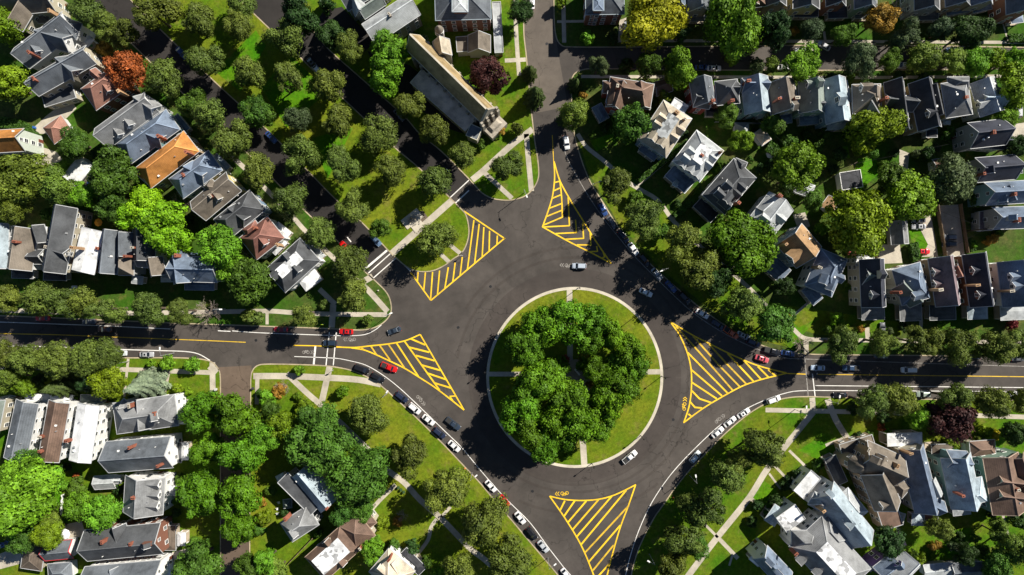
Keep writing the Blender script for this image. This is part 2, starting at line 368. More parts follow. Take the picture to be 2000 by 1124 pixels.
path('Z', [(-50, 716), (240, 722), (410, 728)], 9); path('Z', [(415, 708), (416, 768)], 11); path('Z', [(251, 701), (243, 775)], 5); path('Z', [(330, 728), (322, 765)], 6); path('Z', [(410, 715), (424, 728)], 14)
path('Z', [(1588, 805), (1500, 914), (1464, 971), (1402, 1048), (1340, 1130)], 12); path('Z', [(1495, 801), (1588, 803), (1720, 806), (2100, 818)], 9); path('Z', [(1616, 780), (1632, 820), (1658, 862)], 12); path('Z', [(1586, 777), (1588, 806)], 11)
path('Z', [(1369, 1017), (1402, 1050)], 5); path('Z', [(1402, 1050), (1441, 1091)], 8); path('Z', [(1467, 974), (1487, 993)], 7); path('Z', [(1541, 880), (1573, 911)], 5); path('Z', [(1511, 908), (1539, 938)], 5); path('Z', [(1502, 925), (1524, 955)], 4)
path('Z', [(1612, 870), (1646, 857)], 6); path('Z', [(1430, 1085), (1424, 1105)], 4); path('Z', [(1752, 1030), (1768, 1066)], 6); path('Z', [(1893, 835), (1904, 800)], 6); path('Z', [(1958, 1005), (1968, 1045)], 5)
path('Z', [(1128, 262), (1145, 287), (1181, 316), (1232, 360), (1284, 391), (1315, 432), (1387, 499), (1423, 528), (1464, 564), (1503, 604), (1546, 640), (1569, 660), (1603, 664), (1691, 665), (2100, 670)], 8)
path('Z', [(1246, 363), (1290, 325), (1345, 280)], 5); path('Z', [(1315, 428), (1350, 396)], 6); path('Z', [(1423, 528), (1470, 500)], 5); path('Z', [(1548, 618), (1580, 590)], 5); path('Z', [(1797, 655), (1800, 600)], 7); path('Z', [(1693, 640), (1695, 665)], 9); path('Z', [(1574, 664), (1574, 690)], 10)
path('Z', [(1190, 80), (1300, 80), (1673, 82), (2100, 84)], 6); path('Z', [(1135, 150), (1400, 151), (1700, 152), (1900, 150), (2100, 146)], 6); path('Z', [(1099, -50), (1102, 84)], 8); path('Z', [(1880, 40), (1888, 82)], 6); path('Z', [(1706, 82), (1702, 95)], 9); path('Z', [(1088, 43), (1150, 42)], 5)
path('Z', [(1945, 0), (1968, 80)], 3); path('Z', [(1609, 62), (1612, 84)], 5)
path('K', [(435, 5), (440, 600)], 11); path('K', [(500, 650), (1135, 645)], 10); path('O', [(500, -300), (535, 100), (548, 305)], 12); path('Z', [(953, 731), (1125, 731)], 9)
path('Z', [(780, 0), (760, 30)], 4)
tag(paths.build('footpath', M['concrete']), kind='structure')
patch('patio', ell(34, 36, 40, (1126, 738)), M['tile_tan'], LZ+.03)
# ---------------------------------------------------------------- painted markings
yl = MB(); yw = MB(); wl = MB(); ww = MB()
def line(mb, t, pts, w, z=.018, smooth=True):
    q = [fp(t, x, y) for x, y in pts]; ribbon_pts(cat(q, 5) if (smooth and len(q) > 2) else q, w, z, mb)
YW = 2.6
for seg in ([(1575, 515), (1882, 722)], [(1884, 718), (1325, 1190)], [(1323, 1190), (1172, 980)]): line(yl, 'F', seg, YW)
for a, b, c, d in ((1650, 582, 1600, 958), (1690, 612, 1655, 912), (1725, 636, 1712, 865), (1768, 664, 1765, 820), (1827, 700, 1824, 768), (1562, 862, 1545, 1002), (1508, 905, 1490, 1048), (1456, 940, 1430, 1098), (1390, 965, 1374, 1145), (1337, 975, 1322, 1180), (1283, 975, 1270, 1115), (1228, 968, 1222, 1046)):
    line(yl, 'F', [(a, b), (c, d)], YW, .0222)
line(yl, 'G', [(318, 138), (322, 280), (300, 430), (230, 637)], YW); line(yl, 'G', [(318, 138), (365, 290), (465, 470), (540, 590), (640, 750), (750, 910)], YW, .0222)
line(yl, 'G', [(228, 632), (430, 745), (600, 830), (750, 910)], YW, .0264); line(yl, 'G', [(362, 285), (375, 400), (382, 560)], 2.6, .0264)
for a, b, c, d in ((325, 298, 360, 288), (318, 360, 362, 340), (305, 418, 368, 392), (285, 492, 375, 458), (262, 555, 378, 508), (240, 620, 382, 560)): line(yl, 'G', [(a, b), (c, d)], YW, .0306)
for p in ([(425, 410), (435, 628)], [(435, 625), (235, 635)], [(480, 580), (490, 680)], [(490, 677), (330, 685)], [(535, 600), (542, 724)], [(542, 721), (400, 728)], [(592, 680), (598, 774)], [(598, 771), (490, 770)], [(640, 780), (648, 822)], [(648, 819), (590, 822)], [(690, 825), (702, 866)], [(700, 862), (680, 870)]):
    line(yl, 'G', p, 2.6, .0306 if p[0][0] > p[1][0] else .0348)
line(yl, 'J', [(600, 457), (740, 462), (860, 450), (1000, 435), (1130, 410), (1243, 363)], YW); line(yl, 'J', [(1243, 363), (1575, 935)], YW, .0222)
line(yl, 'J', [(720, 464), (830, 484), (1000, 558), (1130, 622), (1240, 690), (1370, 775), (1575, 935)], YW, .0264)
for a, b, c, d in ((798, 462, 816, 480), (870, 452, 912, 516), (935, 444, 1015, 557), (1003, 438, 1125, 617), (1065, 430, 1230, 682), (1125, 415, 1390, 785)): line(yw if a < 1050 else yl, 'J', [(a, b), (c, d)], 3, .0306)
for a, b, c, d in ((1170, 395, 1280, 442), (1160, 460, 1312, 498), (1210, 522, 1352, 562), (1255, 595, 1397, 635), (1300, 657, 1442, 705), (1350, 730, 1482, 770)): line(yl, 'J', [(a, b), (c, d)], 3.3, .0348)
line(yl, 'J', [(1465, 832), (1515, 828)], 2.5, .0348); line(yl, 'J', [(1470, 835), (1492, 868)], 2.5, .0306)
line(yl, 'K', [(1200, 270), (1270, 370), (1330, 510), (1357, 640), (1357, 790), (1340, 910), (1300, 1032)], YW)
line(yl, 'K', [(1200, 268), (1370, 370), (1500, 435), (1640, 505), (1850, 595), (2080, 656)], YW, .0222); line(yl, 'K', [(1298, 1032), (1450, 920), (1600, 830), (1740, 755), (1850, 715), (1940, 690), (2080, 656)], YW, .0264)
for i, p in enumerate(([(1240, 300), (1420, 500), (1670, 785)], [(1370, 375), (1570, 600), (1725, 760)], [(1490, 435), (1630, 590), (1775, 740)], [(1630, 505), (1830, 720)], [(1755, 560), (1885, 702)], [(1860, 605), (1945, 690)], [(1330, 500), (1630, 805)], [(1357, 630), (1590, 828)], [(1360, 725), (1550, 850)], [(1362, 790), (1420, 850), (1510, 880)], [(1350, 875), (1385, 915), (1440, 920)], [(1335, 965), (1362, 985)], [(1940, 630), (1990, 672)])):
    line(yw if i < 3 else yl, 'K', p, 3.2, .0306, False)
line(yl, 'O', [(285, 525), (400, 550), (530, 558), (660, 548), (780, 515), (938, 438)], YW); line(yl, 'O', [(936, 438), (880, 600), (820, 760), (770, 930), (720, 1124), (675, 1290)], YW, .0222)
line(yl, 'O', [(285, 525), (400, 690), (520, 890), (610, 1100), (675, 1290)], YW, .0264)
for i, (a, b, c, d) in enumerate(((400, 560, 362, 637), (475, 560, 392, 680), (562, 562, 420, 728), (655, 552, 455, 783), (755, 525, 485, 838), (865, 480, 520, 895), (885, 595, 550, 955), (820, 745, 582, 1022), (770, 895, 612, 1088), (735, 1040, 640, 1145), (700, 1170, 660, 1220))):
    line(yw if i in (6, 8) else yl, 'O', [(a, b), (c, d)], 3.2, .0306)
line(yl, 'G', [(305, -60), (315, 138)], 1.3)
line(yw, 'Z', [(-100, 650), (100, 654), (206, 658), (413, 666), (480, 669)], 1.6); line(yl, 'Z', [(573, 675), (620, 676), (657, 678)], 2)
line(yw, 'L', [(370, 665), (1938, 683), (2300, 688)], 1.7); line(yl, 'L', [(135, 658), (290, 664)], 1.8)
WW = 1.35
line(wl, 'J', [(290, 530), (600, 543), (700, 560), (830, 595), (960, 670), (1100, 780), (1300, 970), (1460, 1124), (1560, 1222), (1700, 1392), (1850, 1562), (1938, 1652), (2078, 1792), (2218, 1982), (2378, 2186), (2500, 2330)], WW)
line(ww, 'G', [(395, 40), (420, 120), (560, 370), (685, 560), (740, 630), (830, 740), (930, 860), (1130, 1060), (1330, 1250), (1500, 1375), (1700, 1490), (1938, 1590), (2110, 1634)], WW, .0222)
line(ww, 'L', [(170, 545), (1000, 575), (1938, 605), (2300, 612)], WW); line(ww, 'L', [(300, 583), (1938, 590)], 1, .0222) if 0 else None
line(wl, 'O', [(1938+370, -275), (1938+200, -269), (1938+80, -240), (1938, -212), (1800, -150), (1650, -62), (1560, 0), (1450, 100), (1300, 250), (1180, 390), (1060, 570), (970, 760), (910, 930), (860, 1124), (840, 1300)], WW, .0222)
line(wl, 'L', [(360, 750), (1938, 765), (2300, 768)], WW); line(wl, 'L', [(360, 787), (1938, 795), (2300, 798)], WW)
line(ww, 'L', [(275, 510), (305, 835)], 2, .0264); line(wl, 'L', [(336, 660), (357, 835)], 2, .0264); line(wl, 'L', [(372, 655), (372, 668)], 2)
for p in ([(820, 958), (1000, 805)],): line(wl, 'F', p, 4)
line(wl, 'F', [(850, 985), (1025, 830)], 1.9); line(wl, 'F', [(890, 1020), (1060, 870)], 1.9); line(wl, 'F', [(1470, 412), (1625, 268)], 1.9); line(wl, 'F', [(1508, 455), (1612, 358)], 2.4); line(wl, 'F', [(1105, 905), (1170, 970)], 1.8)
line(wl, 'J', [(556, 345), (530, 598)], 2); line(wl, 'J', [(608, 345), (585, 598)], 2); line(wl, 'J', [(450, 452), (437, 590)], 3.6)
line(wl, 'I', [(-300, 262), (0, 269), (840, 300), (1290, 322)], 1.3); line(wl, 'I', [(1650, 335), (1745, 340)], 1.6); line(wl, 'I', [(-300, 445), (330, 455), (700, 467), (860, 475), (1200, 485), (1400, 492), (1500, 510), (1590, 560)], 1.7)
line(wl, 'J', [(-180, 336), (20, 350), (560, 370), (740, 372), (830, 362), (900, 330), (950, 290)], 1.4)
line(wl, 'F', [(690, 712), (720, 748)], 2.2); line(wl, 'F', [(1440, 195), (1462, 215)], 2)
def sharrow(mb, t, x, y, ang, k=1.0):
    c = G(t, x, y); a = R(ang)
    def Lp(pts, w, z=.0222):
        q = []
        for u, v in pts:
            X = c.x+(u*cos(a)-v*sin(a))*k; Y = c.y+(u*sin(a)+v*cos(a))*k; q.append((1000+X/S, 562-Y/S))
        ribbon_pts(q, w/S, z, mb)
    for cx in (-.75, .55): Lp([(cx+.42*cos(2*pi*i/12), .42*sin(2*pi*i/12)) for i in range(13)], .16)
    Lp([(-.75, 0), (-.3, .55), (.4, .5), (-.05, 0), (-.75, 0)], .14, .0264); Lp([(-.05, 0), (-.32, .6)], .14, .0306); Lp([(.55, 0), (.38, .62), (.6, .7)], .14, .0306)
    for d in (1.35, 1.95): Lp([(d, -.55), (d+.5, 0), (d, .55)], .2, .0348)
for t, x, y, a in (('J', 725, 400, 180), ('J', 380, 498, 0), ('J', 1238, 850, -50), ('G', 425, 925, 178), ('K', 1562, 1012, 40)): sharrow(ww, t, x, y, a)
for t, x, y, a in (('K', 1305, 905, 85), ('O', 395, 503, 185)): sharrow(yl, t, x, y, a, 1.1)
for mb, nm, mt in ((yl, 'yellow_road_marking', 'yellow'), (yw, 'worn_yellow_road_marking', 'yellow_worn'), (wl, 'white_road_marking', 'white_paint'), (ww, 'worn_white_road_marking', 'white_worn')):
    tag(mb.build(nm, M[mt]), kind='structure')
# ---------------------------------------------------------------- landmarks and labels
LM = []            # (short phrase, x, y) in photograph pixels
def mark(phrase, x, y): LM.append((phrase, x, y))
mark('the hatched triangle below the circle', 1175, 1020); mark('the hatched triangle right of the circle', 1390, 730)
mark('the hatched triangle left of the circle', 820, 710); mark('the hatched triangle upper left of the circle', 905, 510)
mark('the long hatched wedge above the circle', 1110, 420); mark('the grass circle', 1122, 737)
mark('the stone monument on the parkway', 805, 428); mark('the left zebra crossing', 647, 660); mark('the right zebra crossing', 1582, 745)
mark('the brown side street mouth', 460, 720); mark('the crossroads at the top', 1100, 115)
mark('the middle of the parkway median', 600, 230); mark('the top end of the median', 420, 60)
PEND = []          # (object, base text, x, y): labels settled at the end so that each one is its own
DIR = ['right of', 'above right of', 'above', 'above left of', 'left of', 'below left of', 'below', 'below right of']
def locate(o, base, x, y, skip=None): PEND.append((o, base, x, y, skip))
def settle():
    groups = {}
    for o, base, x, y, skip in PEND:
        best = min((m for m in LM if m[0] != skip), key=lambda m: (m[1]-x)**2+(m[2]-y)**2)
        d = hypot(best[1]-x, best[2]-y); a = atan2(best[2]-y, x-best[1])
        k = DIR[int(round(a/(pi/4))) % 8]
        if d < 14: k = 'right beside'
        groups.setdefault(f'{base} {k} {best[0]}', []).append((d, o))
    nth = ['nearest', 'second nearest', 'third nearest', 'fourth nearest', 'fifth nearest', 'sixth nearest', 'seventh nearest', 'eighth nearest', 'ninth nearest', 'tenth nearest']
    for txt, L in groups.items():
        L.sort(key=lambda q: q[0])
        for i, (d, o) in enumerate(L):
            o['label'] = txt if len(L) == 1 else f'{txt}, {nth[min(i, 9)]}'
# ---------------------------------------------------------------- houses
def bar(mb, p, q, w, h, mi=0):
    p = Vector(p); q = Vector(q); d = (q-p).normalized(); s = Vector((-d.y, d.x, 0)).normalized()*w/2; u = Vector((0, 0, h/2))
    vs = [p-s-u, p+s-u, p+s+u, p-s+u, q-s-u, q+s-u, q+s+u, q-s+u]
    mb.add(vs, [(0, 1, 2, 3), (7, 6, 5, 4), (0, 4, 5, 1), (1, 5, 6, 2), (2, 6, 7, 3), (3, 7, 4, 0)], mi)
def _winmesh():
    b = MB(); 
    for c, d in (((0, 0, .82), (.12, 1.25, .14)), ((0, 0, -.82), (.16, 1.35, .14)), ((0, .57, 0), (.1, .11, 1.5)), ((0, -.57, 0), (.1, .11, 1.5)), ((.01, 0, 0), (.06, 1.03, .07))): b.box(c, d)
    m = bpy.data.meshes.new('window'); m.from_pydata(b.v, [], b.f); m.materials.append(M['white'])
    p = bpy.data.meshes.new('pane'); p.from_pydata([(.02, -.52, -.75), (.02, .52, -.75), (.02, .52, .75), (.02, -.52, .75)], [], [(0, 1, 2, 3)]); p.materials.append(M['glass'])
    return m, p
WINM, PANEM = _winmesh()
def add_window(par, loc, rz, sc=1.0):
    o = bpy.data.objects.new('window', WINM); COL.objects.link(o); o.parent = par; o.location = loc; o.rotation_euler = (0, 0, rz); o.scale = (1, sc, sc)
    q = bpy.data.objects.new('pane', PANEM); COL.objects.link(q); q.parent = o
TRIM = {}
def trimm(c):
    if c not in TRIM: TRIM[c] = mat_plain('painted_trim', c, .55)
    return TRIM[c]
GREYS = {'sl': (.110, .124, .142), 'dk': (.036, .038, .046), 'ch': (.064, .068, .074), 'bl': (.135, .175, .24), 'gy': (.19, .195, .20), 'lg': (.36, .38, .39), 'wh': (.66, .67, .68), 'tp': (.16, .135, .108),
         'br': (.14, .088, .064), 'rb': (.19, .085, .065), 'pk': (.27, .135, .10), 'or': (.44, .185, .045), 'tn': (.34, .21, .105), 'cr': (.46, .40, .31), 'lb': (.31, .375, .42), 'mv': (.16, .12, .13), 'gg': (.16, .19, .17), 'db': (.03, .034, .05), 'gb': (.11, .085, .065), 'st': (.30, .22, .11), 'pb': (.70, .56, .44)}
WALL = {'w': (.74, .74, .73), 'b': (.42, .38, .29), 'g': (.30, .31, .31), 't': (.33, .25, .17), 'r': (.28, .05, .035), 'bk': (.20, .085, .055), 'bu': (.16, .24, .34), 'gn': (.20, .30, .24), 'y': (.52, .44, .19), 'p': (.16, .09, .28), 'te': (.20, .36, .38), 's': (.34, .31, .26), 'lg': (.5, .55, .48)}
RK = 1.28
def house(nick, label, t, rc, wc, wings, dorm=(), chim=(), porch=(), cat_='house', trim=(.44, .45, .46), rk='s', name='house', win=True, turret=()):
    ks = 1 if t == 'Z' else 1/KZ
    cx, cy = fp(t, (wings[0][0]+wings[0][2])/2, (wings[0][1]+wings[0][3])/2)
    root = empty(name, W(cx, cy, 0)); root.location.z = LZ; off = tuple(root.location)
    tag(root, label, cat_); mark(nick, cx, cy)
    wm = wallm(WALL[wc]); WL = []
    for wg in wings:
        x1, y1, x2, y2, wd, ty, e, r = wg[:8]; r *= RK if (r > 1.7 and ty != 'd') else 1; e += .6 if e > 6.5 and ty != 'f' else 0; col = wg[8] if len(wg) > 8 else rc
        a = G(t, x1, y1, e); b = G(t, x2, y2, e); u = (b-a).xy; L = u.length; u = u/L; v = Vector((-u.y, u.x)); c = ((a+b)/2).xy
        WL.append(dict(c=c, u=u, v=v, L=L, W=wd*ks*S*(HC-e)/HC, e=e, r=r, ty=ty, col=col, k=wg[9] if len(wg) > 9 else .5))
    walls = MB(); roofs = []
    def pt(q, s, w_, z): p = q['c']+q['u']*s+q['v']*w_; return (p.x, p.y, z)
    for i, q in enumerate(WL):
        L, Wd, e, r, ty = q['L']/2, q['W']/2, q['e']-.013*i, q['r'], q['ty']
        ins = .38 if ty != 'f' else .05; l2, w2 = L-ins, Wd-ins; z0 = .0; th = .2; sl_ = r/Wd if Wd else 0
        P = lambda s, w_, z: pt(q, s, w_, z)
        rm = MB()
        if ty == 'g':
            zt = e+sl_*ins-th; za = e+r-th
            vs = [P(-l2, -w2, z0), P(l2, -w2, z0), P(l2, w2, z0), P(-l2, w2, z0), P(-l2, -w2, zt), P(l2, -w2, zt), P(l2, w2, zt), P(-l2, w2, zt), P(-l2, 0, za), P(l2, 0, za)]
            walls.add(vs, [(0, 1, 5, 4), (2, 3, 7, 6), (1, 2, 6, 9, 5), (3, 0, 4, 8, 7)])
            top = [P(-L, -Wd, e), P(L, -Wd, e), P(L, Wd, e), P(-L, Wd, e), P(-L, 0, e+r), P(L, 0, e+r)]
            bot = [(x, y, z-th) for x, y, z in top]
            rm.add(top+bot, [(0, 1, 5, 4), (4, 5, 2, 3), (7, 6, 10, 11), (11, 10, 9, 8), (0, 6, 7, 1), (2, 8, 9, 3), (1, 7, 11, 5), (5, 11, 8, 2), (3, 9, 10, 4), (4, 10, 6, 0)])
            bar(rm, P(-L, 0, e+r+.03), P(L, 0, e+r+.03), .3, .1, 1)
        elif ty == 'd':
            k = Wd*q['k']; zt = e-th+.05; vs = [P(s*l2, w_*w2, z) for z in (z0, zt) for s, w_ in ((-1, -1), (1, -1), (1, 1), (-1, 1))]
            walls.add(vs, [(0, 1, 5, 4), (1, 2, 6, 5), (2, 3, 7, 6), (3, 0, 4, 7)])
            a4 = [P(s*L, w_*Wd, e) for s, w_ in ((-1, -1), (1, -1), (1, 1), (-1, 1))]; t4 = [P(s*(L-k), w_*(Wd-k), e+r) for s, w_ in ((-1, -1), (1, -1), (1, 1), (-1, 1))]
            rm.add(a4+t4+[(x, y, z-th) for x, y, z in a4], [(0, 1, 5, 4), (1, 2, 6, 5), (2, 3, 7, 6), (3, 0, 4, 7), (0, 8, 9, 1), (1, 9, 10, 2), (2, 10, 11, 3), (3, 11, 8, 0), (11, 10, 9, 8)])
            for i_ in range(4): bar(rm, tuple(a4[i_][j_]*.99+t4[i_][j_]*.01+(.05 if j_ == 2 else 0) for j_ in range(3)), t4[i_], .26, .1, 1)
            dk_ = MB(); dk_.add([P(s*(L-k+.1), w_*(Wd-k+.1), z) for z in (e+r-.02, e+r+.14) for s, w_ in ((-1, -1), (1, -1), (1, 1), (-1, 1))], [(4, 5, 6, 7), (0, 1, 5, 4), (1, 2, 6, 5), (2, 3, 7, 6), (3, 0, 4, 7)]); dk_.build('roof_deck', roofm(GREYS['wh'] if nick != 'the cream and teal mansion' else GREYS['lg'], 'p'), root, off)
        elif ty == 'h':
            k = min(Wd, L*.98); zt = e-th+.05; vs = [P(s*l2, w_*w2, z) for z in (z0, zt) for s, w_ in ((-1, -1), (1, -1), (1, 1), (-1, 1))]
            walls.add(vs, [(0, 1, 5, 4), (1, 2, 6, 5), (2, 3, 7, 6), (3, 0, 4, 7)])
            top = [P(-L, -Wd, e), P(L, -Wd, e), P(L, Wd, e), P(-L, Wd, e), P(-L+k, 0, e+r), P(L-k, 0, e+r)]; bot = [(x, y, z-th) for x, y, z in top[:4]]
            rm.add(top+bot, [(0, 1, 5, 4), (1, 2, 5), (2, 3, 4, 5), (3, 0, 4), (0, 6, 7, 1), (1, 7, 8, 2), (2, 8, 9, 3), (3, 9, 6, 0), (9, 8, 7, 6)])
            bar(rm, P(-L+k, 0, e+r+.03), P(L-k, 0, e+r+.03), .3, .1, 1)
            for s, w_ in ((-1, -1), (1, -1), (1, 1), (-1, 1)): bar(rm, P(s*L*.99, w_*Wd*.99, e+.06), P(s*(L-k), 0, e+r+.02), .26, .09, 1)
        else:
            zt = e-.02; vs = [P(s*l2, w_*w2, z) for z in (z0, zt) for s, w_ in ((-1, -1), (1, -1), (1, 1), (-1, 1))]
            walls.add(vs, [(0, 1, 5, 4), (1, 2, 6, 5), (2, 3, 7, 6), (3, 0, 4, 7)])
            rm.add([P(s*L, w_*Wd, z) for z in (e-.1, e+.12) for s, w_ in ((-1, -1), (1, -1), (1, 1), (-1, 1))], [(4, 5, 6, 7), (3, 2, 1, 0), (0, 1, 5, 4), (1, 2, 6, 5), (2, 3, 7, 6), (3, 0, 4, 7)])
        kd = 'p' if (ty == 'f' and rk == 'p') else ('f' if ty == 'f' or rk == 'f' else 's'); cc = GREYS[q['col']]
        ro = rm.build('roof', [roofm(cc, kd), roofm(tuple(min(1, x*1.5+.015) for x in cc), 'f')], root, off); roofs.append(ro)
        tm = MB()
        if ty == 'g':
            for s in (-1, 1):
                bar(tm, P(-L, s*(Wd+.07), e-.1), P(L, s*(Wd+.07), e-.1), .14, .2)
                for sd in (-1, 1): bar(tm, P(sd*(L+.05), s*(Wd+.1), e-.1), P(sd*(L+.05), 0, e+r-.06), .16, .3)
        else:
            zz = e-.08 if ty in 'hd' else e+.1; hh = .2 if ty in 'hd' else .45
            for s in (-1, 1):
                bar(tm, P(-L-.14, s*(Wd+.07), zz), P(L+.14, s*(Wd+.07), zz), .15, hh); bar(tm, P(s*(L+.07), -Wd, zz), P(s*(L+.07), Wd, zz), .15, hh)
        tm.build('eave_trim', trimm(trim), root, off)
    walls.build('wall', wm, root, off)
    # windows on outer walls
    def covered(p, z, skip):
        for j, q in enumerate(WL):
            if j == skip or q['e'] < z: continue
            d = p-q['c']
            if abs(d.dot(q['u'])) < q['L']/2 and abs(d.dot(q['v'])) < q['W']/2: return True
        return False
    cnt = 0
    if win:
        for i, q in enumerate(WL):
            ins = .38 if q['ty'] != 'f' else .05
            for (dirv, along, dist, half) in ((q['u'], q['v'], q['L']/2-ins, q['W']/2-ins), (-q['u'], q['v'], q['L']/2-ins, q['W']/2-ins), (q['v'], q['u'], q['W']/2-ins, q['L']/2-ins), (-q['v'], q['u'], q['W']/2-ins, q['L']/2-ins)):
                n = max(1, int(half*2/2.9)); rz = atan2(dirv.y, dirv.x)
                for zf in (1.75, 4.75, 7.75):
                    if zf+1.0 > q['e']: continue
                    for k in range(n):
                        s = (k+.5)/n*2*half-half; p = q['c']+dirv*(dist+.07)+along*s
                        if covered(q['c']+dirv*(dist+.5)+along*s, zf, i) or cnt > 62: continue
                        add_window(root, (p.x-off[0], p.y-off[1], zf-off[2]+.12), rz); cnt += 1
                if q['ty'] == 'g' and q['r'] > 2.2 and abs(dirv.dot(q['u'])) > .9:
                    p = q['c']+dirv*(dist+.07)
                    if not covered(q['c']+dirv*(dist+.5), q['e']+1, i): add_window(root, (p.x-off[0], p.y-off[1], q['e']+.9-off[2]), rz, .8)
    for d in dorm:
        x, y = d[:2]; q = WL[d[2] if len(d) > 2 else 0]; sc = 1.2*(d[3] if len(d) > 3 else 1)
        p = G(t, x, y, q['e']+q['r']*.45).xy; o_ = p-q['c']; s = o_.dot(q['v']); sg = 1 if s > 0 else -1; n = q['v']*sg; al = q['u']; Wd = q['W']/2
        if q['ty'] == 'h':   # dormers may sit on the hipped ends
            su = o_.dot(q['u'])
            if q['L']/2-abs(su) < Wd-abs(s): sg = 1 if su > 0 else -1; n = q['u']*sg; al = q['v']; s = abs(su)-(q['L']/2-Wd)
        zr = q['e']+q['r']*(1-min(abs(s), Wd)/Wd)
        if q['ty'] == 'd':
            su = o_.dot(q['u'])
            if q['L']/2-abs(su) < Wd-abs(s): sg = 1 if su > 0 else -1; n = q['u']*sg; al = q['v']; t_ = q['L']/2-abs(su)
            else: t_ = Wd-abs(s)
            kk = Wd*q['k']; t2 = min(t_, kk*.42); p = p+n*(t_-t2); zr = q['e']+q['r']*t2/kk; s = kk*.62
        hw = .95*sc; dep = min(3.4 if q['ty'] != 'd' else 2.2, max(1.2, abs(s)+.4)); z1 = zr+1.25*sc; za = z1+.95*sc; z0 = zr-.25
        def D(f, l, z): pp = p+n*f+al*l; return (pp.x, pp.y, z)
        b = MB(); vs = [D(0, -hw, z0), D(0, hw, z0), D(-dep, hw, z0), D(-dep, -hw, z0), D(0, -hw, z1), D(0, hw, z1), D(-dep, hw, z1), D(-dep, -hw, z1), D(0, 0, za), D(-dep, 0, za)]
        b.add(vs, [(0, 1, 5, 8, 4), (1, 2, 6, 5), (3, 0, 4, 7), (2, 3, 7, 9, 6)], 0)
        h2 = hw+.2; zl = z1-.2
        vs = [D(.25, -h2, zl), D(-dep, -h2, zl), D(-dep, 0, za+.08), D(.25, 0, za+.08), D(.25, h2, zl), D(-dep, h2, zl)]
        b.add(vs, [(0, 3, 2, 1), (3, 4, 5, 2)], 1)
        bar(b, D(.28, -h2, zl), D(.28, 0, za+.08), .1, .16, 2); bar(b, D(.28, h2, zl), D(.28, 0, za+.08), .1, .16, 2)
        do = b.build('dormer', [wm, roofm(GREYS[q['col']]), trimm((.7, .7, .69))], root, off)
        add_window(do, (p.x+n.x*.05-off[0], p.y+n.y*.05-off[1], zr+.65*sc-off[2]), atan2(n.y, n.x), .72*sc)
    for c in chim:
        q = WL[c[2] if len(c) > 2 else 0]; mt = M['brick_tan'] if (len(c) > 3 and c[3] == 't') else M['brick']; zt = q['e']+q['r']+.5
        p = G(t, c[0], c[1], zt).xy; rz = atan2(q['u'].y, q['u'].x); b = MB()
        rc_ = random.Random(int(c[0]*3+c[1])); cw, cl = rc_.uniform(.5, .75), rc_.uniform(.75, 1.3); b.box((p.x, p.y, (q['e']+zt)/2), (cw, cl, zt-q['e']), rz); b.box((p.x, p.y, zt+.05), (cw+.14, cl+.14, .12), rz, rc_.choice((0, 0, 1)))
        for s in ((-.24, .24) if cl > 1 else (0,)): b.box((p.x-sin(rz)*s, p.y+cos(rz)*s, zt+.2), (.22, .22, .25), rz, 2)
        b.build('chimney', [mt, M['concrete'], M['metal_dark']], roofs[0], off)
    for pc_ in porch:
        x1, y1, x2, y2, wd, col = pc_[:6]; e = pc_[6] if len(pc_) > 6 else 3.1
        a = G(t, x1, y1, e); b_ = G(t, x2, y2, e); u = (b_-a).xy; L = u.length/2; u = u.normalized(); v = Vector((-u.y, u.x)); c = ((a+b_)/2).xy; wd = wd*ks*S*(HC-e)/HC/2
        Q = dict(c=c, u=u, v=v); rm = MB(); P = lambda s, w_, z: pt(Q, s, w_, z)
        rm.add([P(-L, -wd, e-.15), P(L, -wd, e-.15), P(L, wd, e-.15), P(-L, wd, e-.15), P(-L, -wd, e+.02), P(L, -wd, e+.02), P(L, wd, e+.02), P(-L, wd, e+.02), P(-L*.5, 0, e+.55), P(L*.5, 0, e+.55)], [(3, 2, 1, 0), (0, 1, 5, 4), (1, 2, 6, 5), (2, 3, 7, 6), (3, 0, 4, 7), (4, 5, 9, 8), (5, 6, 9), (6, 7, 8, 9), (7, 4, 8)])
        rm.build('porch_roof', roofm(GREYS[col], 'f' if col in ('wh', 'lg') else 's'), root, off)
        fl = MB(); fl.box((c.x, c.y, LZ+.25), (2*L-.3, 2*wd-.3, .5), atan2(u.y, u.x)); fl.build('porch_floor', M['tile_tan'], root, off)
        for s in ((-1, 0, 1) if L > 2.2 else (-1, 1)):
            for w_ in (-1, 1):
                pm = MB(); pp = P(s*(L-.3), w_*(wd-.3), (LZ+.5+e-.15)/2); pm.box(pp, (.22, .22, e-.65-LZ)); pm.build('post', M['white'], root, off)
        tm = MB()
        for s in (-1, 1):
            bar(tm, P(-L-.12, s*(wd+.06), e-.06), P(L+.12, s*(wd+.06), e-.06), .12, .2); bar(tm, P(s*(L+.06), -wd, e-.06), P(s*(L+.06), wd, e-.06), .12, .2)
        tm.build('eave_trim', trimm(trim), root, off)
    for tu in turret:
        x, y, rad, e, r = tu[:5]; p = G(t, x, y, e).xy; rad = rad*ks*S; b = MB()
        b.tube([(p.x, p.y, 0), (p.x, p.y, e)], [rad*.92]*2, 20, 0); b.build('turret', wm, root, off)
        b = MB(); b.tube([(p.x, p.y, e-.05), (p.x, p.y, e+r*.55), (p.x, p.y, e+r)], [rad*1.05, rad*.62, .05], 20, 0); b.build('turret_roof', roofm(GREYS[rc]), root, off)
        for k in range(6):
            a = 2*pi*k/6; add_window(root, (p.x+cos(a)*rad*.94-off[0], p.y+sin(a)*rad*.94-off[1], e-1.4-off[2]), a)
    # a door on the first wing and vent pipes on its roof
    q = WL[0]
